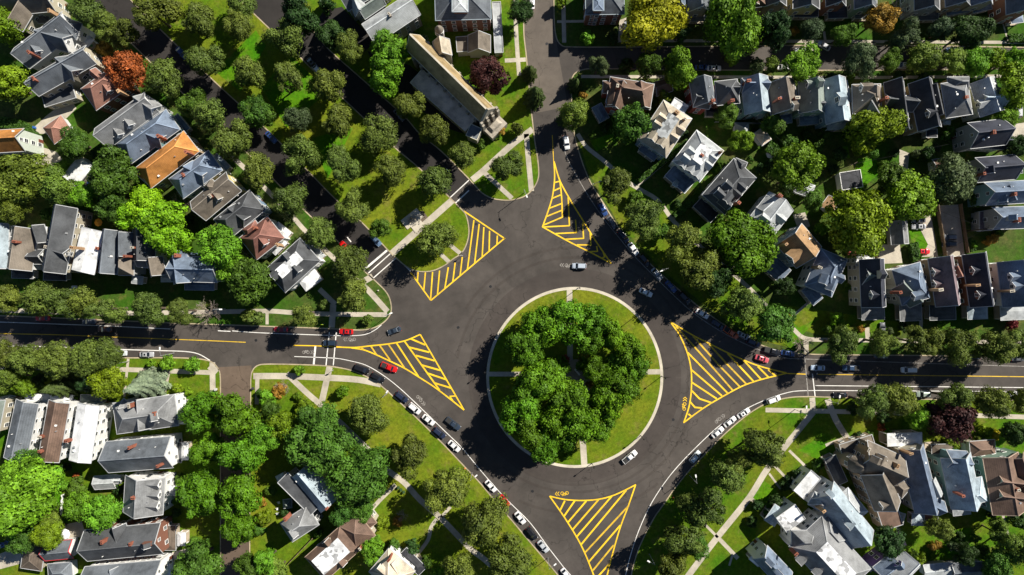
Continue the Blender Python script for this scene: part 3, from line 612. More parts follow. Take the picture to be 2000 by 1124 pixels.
    if cat_ in ('house', 'church', 'building', 'garage'):
        ins = .38 if q['ty'] != 'f' else .05
        sg = 1 if (q['c']+q['u']*q['L']/2).length < (q['c']-q['u']*q['L']/2).length else -1
        n = q['u']*sg; p = q['c']+n*(q['L']/2-ins+.05)+q['v']*min(1.2, q['W']*.2); b = MB(); wdt = 1.0 if cat_ != 'garage' else min(4.5, q['W']-1.4)
        if cat_ == 'garage': p = q['c']+n*(q['L']/2-ins+.05)
        b.box((p.x, p.y, LZ+1.1), (.1, wdt, 2.1), atan2(n.y, n.x)); dr = b.build('door', trimm((.6, .6, .58) if cat_ == 'garage' else (.16, .05, .03)), root, off)
    if q['ty'] != 'f' and cat_ == 'house' and q['L'] > 7:
        rr = random.Random(int(cx*7+cy)); s = rr.uniform(-.25, .25)*q['L']; w_ = rr.choice((-1, 1))*q['W']*.22; p = q['c']+q['u']*s+q['v']*w_; zr = q['e']+q['r']*.5
        b = MB(); b.tube([(p.x, p.y, zr), (p.x, p.y, zr+.75)], [.13, .13], 8); b.build('vent_pipe', M['metal_grey'], roofs[0], off)
        for _ in range(rr.randint(1, 2)):
            s = rr.uniform(-.38, .38)*q['L']; f = rr.uniform(.15, .38); w_ = rr.choice((-1, 1))*q['W']*f; p = q['c']+q['u']*s+q['v']*w_; zr = q['e']+q['r']*(1-2*f); b = MB()
            if rr.random() < .5: b.box((p.x, p.y, zr+.2), (.5, .5, .5), atan2(q['u'].y, q['u'].x)); b.build('roof_vent', M['metal_grey'] if rr.random() < .5 else M['white'], roofs[0], off)
            else: b.tube([(p.x, p.y, zr-.1), (p.x, p.y, zr+.6)], [.1, .1], 6); b.build('vent_pipe', M['white'], roofs[0], off)
    return root
HN = house
# ---- upper left
HN('the dark taupe corner house', 'dark taupe gabled house cut by the top left corner', 'A', 'tp', 'b', [(20, 50, 410, 10, 150, 'g', 7.5, 3.5), (255, -20, 120, 210, 120, 'g', 7.2, 3.2), (190, 135, 370, 130, 90, 'h', 4, 1.2)], chim=[(370, 80, 0, 't')], cat_='house')
HN('the blue-grey double gabled house', 'large blue-grey house with wide cross gable and white porch near orange tree', 'A', 'bl', 'w', [(165, 445, 530, 165, 195, 'g', 8, 3.6, 'sl'), (330, 270, 540, 330, 140, 'g', 7.9, 3.4, 'sl'), (400, 170, 600, 240, 130, 'h', 7.4, 2.6, 'sl')], dorm=[(290, 400)], chim=[(215, 395)], porch=[(590, 260, 680, 340, 90, 'wh')])
HN('the slate blue double house', 'slate blue house with two cross gables beside the pink-brown hipped roof', 'A', 'sl', 'b', [(255, 660, 690, 415, 160, 'g', 7.6, 3.2), (480, 470, 600, 570, 120, 'g', 7.5, 3.0), (330, 760, 560, 690, 110, 'f', 4, 0, 'ch')], chim=[(250, 595)], porch=[(600, 590, 680, 600, 60, 'cr')])
HN('the pink-brown hipped house', 'pink-brown hipped roof house under the orange tree', 'A', 'pk', 'bk', [(672, 755, 925, 575, 200, 'h', 7, 3.4), (700, 540, 770, 600, 70, 'g', 6.8, 1.2)], dorm=[(835, 700)], chim=[(895, 690, 0, 't')])
HN('the pink pyramid roof garage', 'pink pyramid roofed garage standing on a pale concrete yard', 'A', 'pk', 'b', [(370, 1030, 505, 935, 150, 'h', 3, 2.0)], cat_='garage', win=False)
HN('the orange roofed house at left edge', 'orange roofed house with pale green gable wall at the left edge', 'A', 'or', 'lg', [(-150, 1080, 185, 1060, 170, 'g', 8.5, 3.2)], cat_='house')
HN('the dark shed roof at left edge', 'low dark charcoal gable building at the left edge under an orange roof', 'E', 'dk', 'g', [(-60, 100, 235, 145, 95, 'g', 3.4, 1.6)], cat_='garage', win=False)
HN('the small pale blue roof at left edge', 'small pale blue flat roof at the left edge above the big olive tree', 'E', 'lb', 'w', [(-60, 190, 110, 190, 80, 'f', 3.2, 0)], cat_='garage', win=False)
HN('the grey house with two dormers', 'grey gabled house with two white dormers beside the blue-grey roof', 'A', 'gy', 'w', [(772, 1050, 1150, 775, 185, 'g', 8, 3.4), (1060, 760, 1190, 850, 120, 'g', 7.8, 3)], dorm=[(905, 1025), (990, 955)])
HN('the blue-grey house left of orange roof', 'blue-grey house with front cross gable just left of the orange roof', 'A', 'bl', 'te', [(940, 1165, 1310, 905, 185, 'h', 7.6, 3.2), (1120, 1020, 1250, 1075, 125, 'g', 7.5, 2.8)], chim=[(1195, 1030)], porch=[(1310, 890, 1400, 1000, 90, 'bl')])
HN('the orange hipped house', 'long bright orange hipped roof with brown chimney and cross ridge', 'E', 'or', 't', [(1085, 265, 1450, -15, 195, 'h', 7.6, 3.2), (1060, 200, 1150, 280, 90, 'h', 7.3, 1.2)], chim=[(1405, 65)])
HN('the grey-blue house below orange roof', 'grey-blue hipped house with front gable below the orange roof', 'E', 'bl', 'w', [(1335, 345, 1630, 130, 185, 'h', 7.4, 3.2), (1430, 190, 1570, 260, 130, 'g', 7.4, 2.8)], chim=[(1385, 240)], porch=[(1610, 110, 1710, 210, 90, 'lb')])
HN('the taupe house with yellow walls', 'taupe roofed house with box dormers and yellow-green walls', 'E', 'tp', 'y', [(1500, 515, 1770, 290, 185, 'g', 7.2, 3.2), (1570, 300, 1640, 370, 90, 'h', 7, 2.2)], dorm=[(1670, 430)], chim=[(1590, 400)])
HN('the charcoal hipped house', 'charcoal hipped house with cross gables right of the taupe roof', 'E', 'ch', 'bu', [(1680, 650, 1950, 430, 190, 'h', 7.2, 3.4), (1760, 500, 1880, 590, 120, 'g', 7.3, 2.8)])
HN('the red-brown hipped house', 'red-brown hipped roof house with white porch and orange chimneys', 'F', 'rb', 'w', [(-60, 800, 150, 635, 210, 'h', 7.2, 3.4), (-80, 690, 20, 620, 90, 'h', 7.1, 1.8)], dorm=[(75, 770)], chim=[(160, 770, 0, 't'), (-20, 640)], porch=[(150, 620, 250, 700, 60, 'wh'), (130, 830, 220, 740, 50, 'wh')])
HN('the charcoal house with white roof deck', 'charcoal hipped house with white flat strip on top and white porches', 'F', 'ch', 'w', [(145, 1045, 410, 805, 230, 'd', 7.6, 3.2, 'ch', .66)], dorm=[(335, 975), (235, 860), (140, 1010)], porch=[(350, 1080, 470, 990, 100, 'wh'), (400, 760, 500, 870, 60, 'lg')], rk='p')
HN('the white flat garage roof', 'white flat roofed garage between the trees left of the orange roof', 'E', 'wh', 'b', [(655, 140, 530, 290, 130, 'f', 3.2, 0)], cat_='garage', win=False)
# ---- left row along the street
HN('the blue-white house at left edge', 'blue-white roofed house cut by the left edge above the street', 'E', 'lb', 'w', [(5, 610, 5, 950, 120, 'g', 7.2, 3)])
HN('the taupe-grey row house', 'taupe-grey row house with small dark side dormer and tan chimney', 'E', 'tp', 'w', [(190, 640, 145, 955, 195, 'g', 7.2, 3.2), (290, 630, 330, 760, 90, 'g', 6.9, 2.2, 'ch'), (240, 860, 330, 860, 110, 'g', 6.8, 2.2, 'ch')], chim=[(350, 785, 0, 't'), (110, 745)], porch=[(90, 990, 250, 995, 60, 'ch')])
HN('the long charcoal shingle roof', 'long charcoal shingle roof with cream side gable in the left row', 'E', 'ch', 'cr' if 0 else 'b', [(500, 480, 410, 975, 178, 'g', 8.2, 3.6), (400, 800, 530, 840, 130, 'g', 8.2, 2.8)], chim=[(545, 790, 0, 't')], porch=[(330, 1005, 500, 1010, 60, 'dk')])
HN('the white flat row house', 'white low roofed row house with one orange brick chimney', 'E', 'wh', 'bk', [(705, 655, 628, 975, 172, 'g', 7.4, .5)], chim=[(735, 795)], porch=[(550, 950, 650, 955, 50, 'wh')], rk='f')
HN('the plain grey row house', 'plain grey gabled row house right of the white flat roof', 'E', 'gy', 'bk', [(850, 660, 815, 985, 140, 'g', 7.6, 3, 'sl')])
HN('the row house with octagonal gable', 'row house with octagonal beige-grey bay roof and small white balcony', 'E', 'gg', 'g', [(955, 680, 955, 860, 130, 'g', 7.4, 3, 'sl'), (955, 840, 955, 1000, 115, 'h', 7.2, 3, 'tp')], chim=[(945, 855)], porch=[(1000, 1030, 1080, 1040, 60, 'lg')])
HN('the shaded slate row house', 'shaded slate row house with pointed grey front gable', 'E', 'sl', 'w', [(1090, 650, 1090, 890, 170, 'g', 7.4, 3, 'ch'), (1175, 870, 1200, 1005, 115, 'g', 7.2, 3, 'tp'), (1040, 890, 1125, 900, 90, 'g', 7, 1.5)], chim=[(1000, 790)], porch=[(1220, 1020, 1300, 1020, 60, 'lg')])
HN('the blue-grey row house on the end', 'blue-grey row house on the right end of the left row', 'E', 'bl', 'bu', [(1300, 950, 1650, 960, 190, 'g', 7.2, 3), (1350, 820, 1380, 1060, 130, 'g', 7.3, 2.8)], chim=[(1330, 850)], porch=[(1400, 1070, 1620, 1075, 80, 'bl')])
# ---- lower left
HN('the grey roof at lower left edge', 'grey narrow roof with cream side wall at the lower left edge', 'I', 'gg', 'b', [(-20, 850, -70, 1100, 120, 'g', 7.5, 2)])
HN('the dark slate long house', 'long dark slate roof with white side wall at the left', 'I', 'sl', 'w', [(207, 872, 112, 1310, 172, 'g', 8.2, 1.6)], porch=[(190, 838, 370, 842, 50, 'wh')], chim=[(300, 1140)])
HN('the brown long house', 'long brown shingle roof between slate and white roofs', 'I', 'gb', 'w', [(448, 872, 367, 1318, 160, 'g', 8.2, 1.6, 'br')], porch=[(375, 843, 550, 848, 48, 'wh')], chim=[(500, 1170), (300, 1250)])
HN('the long white house', 'long white roof with white windowed side wall', 'I', 'wh', 'w', [(672, 893, 605, 1325, 165, 'g', 8.2, 1.0)], porch=[(610, 855, 770, 860, 70, 'gg')], rk='f')
HN('the grey house with many hips', 'pale grey house of many hips with brick chimneys beside the blue spruce', 'I', 'gy', 'w', [(870, 1000, 1335, 935, 235, 'h', 7.2, 3.2), (1080, 850, 1095, 1075, 110, 'g', 7.2, 2.6), (900, 890, 960, 940, 110, 'h', 7.1, 2)], dorm=[(1190, 1000)], chim=[(975, 905), (1165, 965)], porch=[(1370, 860, 1370, 1040, 75, 'wh')])
HN('the dark blue-grey gable house', 'dark blue-grey gable house with two brick chimneys and white porch', 'M', 'sl', 'w', [(812, 230, 1300, 192, 235, 'g', 7.4, 3.6)], chim=[(975, 160), (1190, 300)], porch=[(1340, 120, 1335, 270, 75, 'ch'), (1400, 120, 1400, 250, 50, 'wh')])
HN('the little pale shed', 'little pale grey gabled shed in a garden', 'M', 'lg', 'w', [(715, 425, 870, 415, 100, 'g', 2.8, 1.3), (860, 400, 915, 400, 60, 'g', 2.7, 1)], cat_='shed', name='shed', win=False)
HN('the grey house with three dormers', 'light grey house with three white dormers in a line', 'M', 'gy', 'w', [(1100, 378, 1082, 655, 300, 'g', 7.2, 3.8)], dorm=[(1200, 440), (1198, 520), (1190, 603)], chim=[(1005, 540)], porch=[(1275, 480, 1325, 484, 70, 'wh')])
HN('the big charcoal house', 'big charcoal hipped house with box gable and brown porch at the bottom left', 'M', 'ch', 'bk', [(650, 900, 1225, 845, 235, 'g', 7.4, 3.4), (900, 745, 930, 850, 110, 'g', 7.4, 2.6)], chim=[(770, 875), (985, 890)], porch=[(1285, 750, 1285, 935, 90, 'gb'), (1375, 800, 1375, 900, 60, 'wh')], dorm=[(1150, 880)])
HN('the shed with red and white gable', 'grey gabled outbuilding with red and white half round gable end', 'M', 'sl', 'w', [(335, 945, 550, 925, 140, 'g', 3.6, 1.8)], cat_='garage', trim=(.5, .03, .04), win=False)
HN('the brown garage roof at lower left', 'brown-pink hipped garage roof left of the outbuilding', 'M', 'gb', 'b', [(265, 880, 235, 1080, 160, 'h', 3.2, 1.5)], cat_='garage', win=False)
HN('the small grey roof at bottom left', 'small grey hipped roof at the bottom edge on the left', 'M', 'sl', 'w', [(365, 1100, 545, 1085, 120, 'h', 3.4, 1.6)], cat_='garage', win=False)
HN('the grey roof at bottom edge', 'grey gabled house with white gable end cut by the bottom edge', 'M', 'sl', 'w', [(650, 1135, 1225, 1085, 150, 'g', 7.2, 3), (870, 1060, 890, 1140, 90, 'g', 7.2, 2.2)], porch=[(1260, 1040, 1260, 1140, 60, 'wh')])
# ---- bottom middle
HN('the charcoal and pale blue house', 'house with charcoal strip roof and pale blue roof shaded by big tree', 'N', 'sl', 'g', [(340, 330, 560, 590, 180, 'g', 6.8, 2.6, 'lb'), (205, 385, 450, 630, 105, 'f', 7.6, 0, 'ch')], porch=[(160, 400, 215, 370, 50, 'wh')], chim=[(535, 620)])
HN('the grey pointed hip house', 'grey hipped house with small pavilion and brick chimney', 'N', 'gy', 'g', [(230, 800, 430, 670, 170, 'h', 6.8, 3.2)], dorm=[(300, 820)], chim=[(220, 700)])
HN('the small hipped pavilion', 'small grey hipped garden pavilion beside white garden chairs', 'N', 'gg', 'g', [(208, 585, 268, 580, 64, 'h', 2.8, 1.5)], cat_='garage', win=False)
HN('the brown house with white roof deck', 'brown roofed house with large patched white flat deck', 'N', 'br', 'b', [(450, 1075, 715, 840, 235, 'd', 7.4, 2.4, 'br', .42), (690, 840, 830, 730, 235, 'h', 7.2, 1.9), (800, 670, 870, 760, 110, 'h', 6.4, 1.4)], dorm=[(770, 850), (690, 760), (665, 1040), (535, 860)], chim=[(785, 925), (205+0, 705)] if 0 else [(785, 925)], rk='p', trim=(.4, .3, .22))
HN('the cream roofed house', 'cream shingled hipped house cut by the bottom edge', 'N', 'cr', 'w', [(930, 1010, 1130, 1180, 230, 'h', 7.4, 3.2), (1040, 1010, 1110, 1120, 90, 'g', 7.3, 2.2)], dorm=[(930, 1060)], chim=[(1005, 1010)], porch=[(1110, 945, 1260, 1095, 85, 'dk', 4.2)])
# ---- lower right
HN('the taupe mansion with turret', 'large taupe mansion with round domed turret and dark cross gable', 'Q', 'tp', 't', [(700, 215, 985, 345, 250, 'g', 9, 4.2), (800, 330, 905, 600, 210, 'g', 9, 4.0), (555, 190, 800, 115, 115, 'f', 4.2, 0), (930, 400, 1050, 500, 110, 'h', 8.8, 1.5), (900, 620, 945, 760, 150, 'f', 6.5, 0, 'br')], dorm=[(850, 590, 1), (780, 215, 0, 1.2), (840, 210, 0, 1.1)], chim=[(985, 300, 0, 't'), (765, 175, 0, 't')], porch=[(470, 230, 560, 430, 90, 'ch', 4), (960, 680, 1030, 700, 80, 'cr', 5)], turret=[(668, 285, 62, 10.2, 4.2)])
HN('the slate house with red porch', 'long slate and pale grey gabled house with red bay at its upper end', 'Q', 'bl', 'b', [(1082, 150, 1205, 630, 190, 'g', 8, 3.8), (1230, 400, 1285, 520, 80, 'g', 7.6, 1.6, 'lg'), (1180, 560, 1310, 620, 120, 'g', 7.8, 2.4)], porch=[(905, 100, 1165, 90, 95, 'wh', 5.5), (1180, 680, 1285, 675, 50, 'rb'), (1090, 700, 1190, 705, 90, 'lb')], chim=[(1085, 205, 0, 't')])
HN('the light blue gabled house', 'light blue-grey gabled house with blue-green wall and dark front slope', 'Q', 'lb', 'te', [(1420, 215, 1500, 600, 230, 'g', 8, 3.8, 'lb'), (1345, 250, 1500, 260, 150, 'g', 7.8, 2.8, 'bl'), (1430, 520, 1640, 470, 190, 'h', 8.1, 2.6)], porch=[(1240, 170, 1400, 165, 70, 'gb', 4.5), (1400, 640, 1530, 625, 70, 'lg')], chim=[(1480, 525)])
HN('the brown garage with hips', 'small brown hipped roof between light blue and big brown houses', 'Q', 'br', 'b', [(1530, 170, 1720, 155, 115, 'h', 5, 1.6)], cat_='garage', win=False)
HN('the big brown gabled house', 'big brown house with several cross gables at the right edge', 'Q', 'br', 'gn', [(1760, 215, 1835, 645, 270, 'g', 8, 2.6), (1720, 390, 1900, 410, 120, 'g', 8, 2.8), (1720, 500, 1900, 520, 120, 'g', 7.9, 2.8), (1860, 220, 1990, 560, 160, 'g', 7.7, 3)], chim=[(1900, 480)], porch=[(1905, 560, 1990, 560, 80, 'gg')], trim=(.42, .32, .25))
HN('the blue-white long house', 'long house with dark blue and pale slopes and white upper deck', 'Q', 'lb', 'w', [(415, 480, 715, 850, 215, 'g', 8.2, 4), (560, 500, 710, 680, 120, 'h', 7.4, 1.4, 'lg'), (330, 540, 440, 600, 110, 'h', 8, 2.2, 'lg'), (230, 510, 360, 360, 95, 'f', 6.6, 0, 'wh')], dorm=[(580, 740), (420, 490)], chim=[(425, 640, 0, 't')], porch=[(680, 880, 780, 790, 90, 'wh', 5)])
HN('the mansion with white patched deck', 'large grey mansion with ragged white roof deck and white balustraded terrace', 'Q', 'sl', 'w', [(285, 790, 655, 1190, 340, 'd', 9, 3.8, 'gy', .68), (100, 740, 240, 640, 130, 'f', 8.4, 0, 'wh'), (400, 720, 560, 900, 150, 'h', 8.6, 2, 'gy'), (180, 850, 360, 850, 130, 'h', 9.1, 2.4, 'gy')], dorm=[(250, 1040), (360, 1120)], chim=[(215, 965)], porch=[(10, 730, 90, 610, 90, 'lb', 5)], rk='p')
HN('the blue house at the bottom', 'blue shaded roof with white dormers left of the white-decked mansion', 'Q', 'bl', 'w', [(-60, 950, 130, 1150, 150, 'g', 8, 3.2)], dorm=[(60, 1070), (-20, 1010)], porch=[(-110, 1030, -60, 970, 90, 'wh', 4)])
HN('the purple walled house', 'house with purple walls and pale grey roof at the bottom edge', 'Q', 'lg', 'p', [(950, 1140, 1090, 1000, 170, 'g', 7.6, 3.2), (830, 1110, 960, 1010, 120, 'g', 7.4, 2.6, 'bl')], dorm=[(960, 1020, 1)])
HN('the white flat garage at bottom', 'long white metal garage roof at the bottom right', 'Q', 'lg', 'b', [(1180, 1095, 1385, 1075, 95, 'g', 3.2, .7)], cat_='garage', win=False, rk='f')
HN('the shaded dark garage at bottom', 'dark roof dappled with shade right of the white garage roof', 'Q', 'sl', 'g', [(1392, 1095, 1640, 1080, 120, 'g', 3.4, 1.5)], cat_='garage', win=False)
# ---- right block, north row
HN('the brown house with blue porch', 'brown many-gabled house with blue flat porch near the crossroads', 'C', 'br', 'r', [(730, 680, 1060, 735, 195, 'h', 7.6, 3.6), (830, 640, 770, 830, 130, 'g', 7.7, 3), (960, 640, 990, 830, 120, 'g', 7.5, 2.8), (690, 660, 760, 660, 90, 'h', 6.8, 2.0)], dorm=[(760, 790)], porch=[(640, 800, 700, 910, 80, 'bl', 3.4)], chim=[(800, 650)])
HN('the small brown garage', 'small brown gabled garage right of the brown many-gabled house', 'C', 'br', 'b', [(1080, 680, 1200, 640, 105, 'g', 3.4, 1.8)], cat_='garage', win=False)
HN('the red house with slate roof', 'red walled house with dark slate gable roof', 'C', 'dk', 'r', [(1425, 600, 1460, 800, 170, 'g', 8, 3.2, 'sl'), (1380, 750, 1500, 770, 120, 'g', 7.7, 2.6, 'ch')], porch=[(1470, 850, 1560, 850, 60, 'dk')], chim=[(1525, 760)])
HN('the dark red-walled house', 'dark roofed house with small white porch right of the red house', 'C', 'dk', 'bk', [(1620, 610, 1640, 790, 170, 'h', 8, 3.2, 'ch'), (1600, 680, 1710, 680, 110, 'g', 8, 2.4, 'ch')], chim=[(1670, 760)])
HN('the teal gabled house', 'teal walled house with pale blue gable trim', 'C', 'lb', 'te', [(1835, 590, 1865, 860, 205, 'g', 8, 3.2, 'lb'), (1740, 650, 1930, 650, 110, 'g', 8, 2.6, 'bl')], chim=[(1795, 610)], porch=[(1860, 870, 1935, 850, 60, 'lb')])
HN('the taupe house with white dormers', 'dark taupe gabled house with white dormers in the upper right row', 'D', 'tp', 'b', [(90, 620, 130, 855, 215, 'g', 8, 3.8)], dorm=[(150, 830)], chim=[(90, 745)], porch=[(60, 900, 180, 895, 70, 'bl')])
HN('the grey-green house with teal porch', 'grey-green hipped house with teal shaded porch in the upper right row', 'D', 'gg', 'gn', [(330, 620, 335, 860, 200, 'g', 8, 3.6), (290, 800, 400, 800, 100, 'g', 7.8, 2.6, 'ch')], dorm=[(290, 650), (370, 650)], chim=[(225, 740)], porch=[(240, 905, 400, 890, 90, 'te' if 0 else 'bl')])
HN('the bright blue-white house', 'bright blue and white gabled house with white box dormer', 'D', 'lb', 'bu', [(490, 600, 535, 930, 190, 'g', 8, 3.0, 'lb'), (560, 620, 590, 780, 70, 'f', 7, 0, 'lg')], dorm=[(500, 770, 0, 1.5)], porch=[(450, 940, 630, 930, 90, 'lg', 4.5)])
HN('the beige-grey hipped house', 'beige-grey hipped house between blue and dark roofs', 'D', 'gy', 'cr' if 0 else 'b', [(745, 640, 750, 860, 215, 'h', 8, 3.6, 'tp'), (740, 780, 800, 880, 100, 'g', 8, 2.6)], dorm=[(700, 670), (790, 670)], porch=[(690, 900, 830, 900, 60, 'tp')])
HN('the deep slate house', 'deep slate gabled house left of the dark house with skylight', 'D', 'ch', 'y', [(950, 620, 1000, 990, 150, 'g', 8, 3.6, 'dk'), (880, 770, 1100, 790, 120, 'g', 8, 2.8, 'ch')], chim=[(900, 740)])
HN('the dark house with skylight', 'dark slate house with small skylight dormer near grey tall house', 'D', 'dk', 't', [(1150, 620, 1225, 980, 180, 'g', 8, 3.6), (1240, 650, 1290, 880, 80, 'g', 7.2, 2, 'ch')], dorm=[(1190, 870)], porch=[(1200, 1010, 1280, 1010, 60, 'dk'), (1330, 920, 1380, 925, 40, 'lb')])
HN('the tall grey hipped house', 'tall grey hipped house with yellow side wall and white-topped chimney', 'D', 'gy', 'y', [(1410, 620, 1450, 880, 200, 'h', 9, 3.2, 'gy'), (1360, 640, 1520, 640, 110, 'h', 8.6, 2.6)], chim=[(1505, 735)])
HN('the pale blue gabled house', 'pale blue-white gabled house second from the right edge', 'D', 'lb', 'lg', [(1620, 610, 1700, 860, 195, 'g', 8, 2.6, 'lg'), (1600, 760, 1780, 760, 120, 'g', 7.9, 2.8), (1700, 700, 1790, 720, 90, 'h', 6.6, 1.4)], dorm=[(1600, 790)])
HN('the plum-brown house', 'plum-brown gabled house with white-topped chimney near right edge', 'D', 'mv', 'g', [(1520, 1030, 1790, 1000, 195, 'g', 8, 3.6, 'db'), (1780, 1040, 1850, 1040, 80, 'h', 6, 1.4)], chim=[(1715, 1000)])
# ---- houses facing the curve
HN('the cream and teal mansion', 'long cream-roofed mansion with red-sided dormers and grey roof walk', 'C', 'cr', 'bu', [(1255, 830, 1060, 1125, 255, 'd', 8.2, 3.2, 'cr', .66), (1300, 860, 1200, 800, 130, 'f', 7, 0, 'wh')], dorm=[(1120, 900), (1290, 1000), (1240, 1060), (1060, 1050), (1120, 1100), (1080, 950)], chim=[(1250, 850, 0, 't'), (1310, 900, 0, 't')], porch=[(985, 1100, 1100, 1185, 90, 'bl', 4)], rk='p')
HN('the white trimmed mansion', 'white trimmed grey mansion with many dormers and blue columned porch', 'G', 'gy', 'w', [(1500, -20, 1320, 215, 255, 'd', 8.2, 3.4, 'lg', .62)], dorm=[(1285, 175), (1345, 215), (1390, 250), (1330, 60), (1290, 110), (1530, 130), (1500, 180)], chim=[(1590, 60), (1440, 90)], porch=[(1200, 200, 1350, 330, 130, 'bl', 4.2), (1230, 290, 1260, 310, 60, 'lb', 4.3)], trim=(.75, .76, .76))
HN('the charcoal many-dormered house', 'charcoal hipped house with many pointed dormers and dark porch', 'G', 'ch', 'g', [(1525, 465, 1765, 190, 225, 'h', 8, 3.2), (1740, 130, 1700, 230, 90, 'h', 7.6, 2)], dorm=[(1600, 440), (1640, 480), (1720, 400), (1540, 370), (1750, 350), (1600, 310)], chim=[(1720, 450)], porch=[(1410, 440, 1540, 560, 110, 'dk', 3.6)])
HN('the white-grey house behind the maple', 'white-grey roofed house with small blue gables behind the big maple', 'H', 'lg', 'w', [(100, 440, -40, 620, 230, 'g', 7.8, 2.8, 'lg'), (-60, 520, 30, 440, 90, 'g', 7.6, 2.2)], dorm=[(110, 590), (-60, 560)], chim=[(95, 395)])
HN('the tan roofed house', 'tan roofed gabled house with blue front porch roof', 'H', 'tn', 'bu', [(160, 690, 310, 865, 250, 'g', 7.8, 3.6)], dorm=[(170, 870, 0, 1.5)], porch=[(0, 890, 130, 1010, 130, 'bl', 4)], chim=[(140, 765, 0, 't')])
HN('the blue-grey house with white deck', 'blue-grey hipped house with white box deck right of the tan roof', 'H', 'bl', 'w', [(500, 840, 380, 1120, 220, 'h', 7.8, 3.6), (520, 900, 470, 970, 60, 'f', 8.8, 0, 'wh')], dorm=[(400, 1060), (460, 1110), (570, 1030)], porch=[(290, 1090, 380, 1200, 90, 'bl', 4)], chim=[(650, 1150)] if 0 else [(395, 940, 0, 't')])
HN('the black flat garage with white edge', 'black flat roofed garage with broad white parapet in the gardens', 'H', 'dk', 'w', [(617, 215, 637, 342, 155, 'f', 3.4, 0)], cat_='garage', win=False, trim=(.75, .75, .74))
HN('the small tan garage roof', 'small tan gabled garage beside a green lawn strip', 'H', 'tn', 'b', [(435, 510, 500, 425, 100, 'g', 3, 1.4)], cat_='garage', win=False)
HN('the pale garage behind the tree', 'pale grey garage roof partly under a round green tree', 'H', 'lg', 'b', [(290, 300, 260, 390, 140, 'h', 3.2, 1.2)], cat_='garage', win=False)
HN('the grey gabled garage', 'grey gabled garage beside the tan driveway', 'H', 'gy', 'g', [(985, 590, 1000, 765, 130, 'g', 3.2, 1.8)], cat_='garage', win=False)
HN('the brown garage under the tree', 'brown garage roof half hidden by the large grey-green tree', 'H', 'br', 'b', [(1250, 170, 1400, 150, 90, 'g', 3.2, 1.4)], cat_='garage', win=False)
HN('the small tan roof by the pale tree', 'small tan roof below the yellowish bush near white house', 'C', 'tn', 'w', [(1860, 1060, 1930, 1010, 110, 'h', 3.4, 1.6, 'pb')], cat_='garage', win=False)
HN('the small white garden house', 'small white pyramid roofed garden house above the white trimmed mansion', 'C', 'wh', 'w', [(1690, 985, 1790, 985, 100, 'h', 3.4, 2, 'lg')], cat_='garage', win=False)
# ---- right row above the street
HN('the dark gable with timbered wall', 'dark gabled house with half-timbered grey wall and white rear box', 'H', 'db', 'b', [(785, 880, 800, 1240, 185, 'g', 8, 3.8), (720, 1000, 790, 1010, 160, 'g', 8, 3, 'gg'), (735, 850, 730, 930, 130, 'f', 6.6, 0, 'wh')], dorm=[(770, 1150), (830, 995)], chim=[(935, 1060)] if 0 else (), porch=[(710, 1276, 880, 1271, 125, 'gy', 3.4)])
HN('the blue-grey hipped row house', 'blue-grey hipped row house with light front gable', 'H', 'bl', 'g', [(1045, 930, 1120, 1200, 220, 'h', 8, 3.6), (980, 1060, 1120, 1200, 130, 'g', 7.9, 2.8, 'gg')], dorm=[(1080, 1160)], chim=[(1000, 1140), (1075, 1165)] if 0 else [(1005, 1130)], porch=[(1000, 1282, 1160, 1277, 130, 'gy', 3.4)])
HN('the mauve row house', 'mauve row house with two pointed dormers and curved white porch', 'H', 'mv', 't', [(1305, 860, 1365, 1225, 190, 'g', 8, 3.8), (1400, 930, 1440, 1010, 80, 'g', 7.4, 1.8, 'pk')], dorm=[(1265, 975), (1275, 1068)], chim=[(1310, 1110, 0, 't')], porch=[(1225, 1270, 1420, 1265, 140, 'ch', 3.4)])
HN('the near-black row house', 'near-black row house with white dormers and yellow brick chimney', 'H', 'db', 'bk', [(1560, 835, 1620, 1230, 185, 'g', 8, 3.8)], dorm=[(1545, 965), (1580, 1150)], chim=[(1590, 1075, 0, 't')], porch=[(1510, 1268, 1660, 1263, 132, 'lb', 3.4)])
HN('the blue row house at right edge', 'blue row house with white trim cut by the right edge', 'H', 'bl', 'w', [(1850, 890, 1890, 1230, 230, 'g', 8, 3.8), (1830, 960, 1990, 960, 100, 'g', 7.9, 2.4)], dorm=[(1825, 1015), (1840, 1085)], chim=[(1850, 1120, 0, 't')], porch=[(1760, 1276, 1990, 1268, 130, 'lg', 3.4)])
HN('the dark roof in the right column', 'dark gabled roof with pale dormer in the right hand column', 'H', 'ch', 'mv' if 0 else 'g', [(1575, 205, 1870, 180, 185, 'g', 7.8, 3.4, 'db'), (1860, 190, 1925, 185, 80, 'h', 5.5, 1.2)], dorm=[(1650, 230)], chim=[(1640, 230)])
HN('the blue roof with white gables', 'blue roof with white cross gables at the right edge', 'H', 'bl', 'te', [(1640, 385, 1990, 365, 170, 'g', 8, 3.6), (1780, 330, 1830, 440, 90, 'g', 8, 2.4)], dorm=[(1780, 440)], chim=[(1875, 385)])
HN('the grey-blue roof at right edge', 'grey-blue roof with brown lower end just below the white-gabled roof', 'H', 'bl', 'g', [(1700, 570, 1990, 560, 165, 'g', 8, 3.4), (1600, 590, 1690, 590, 140, 'f', 4, 0, 'mv')], dorm=[(1790, 560)], chim=[(1905, 580)])
HN('the dark timber house top right', 'shaded house with dark roof below the plum-brown one', 'H', 'mv', 'w', [(1540, -30, 1800, -10, 120, 'g', 6.4, 2.4, 'db')])
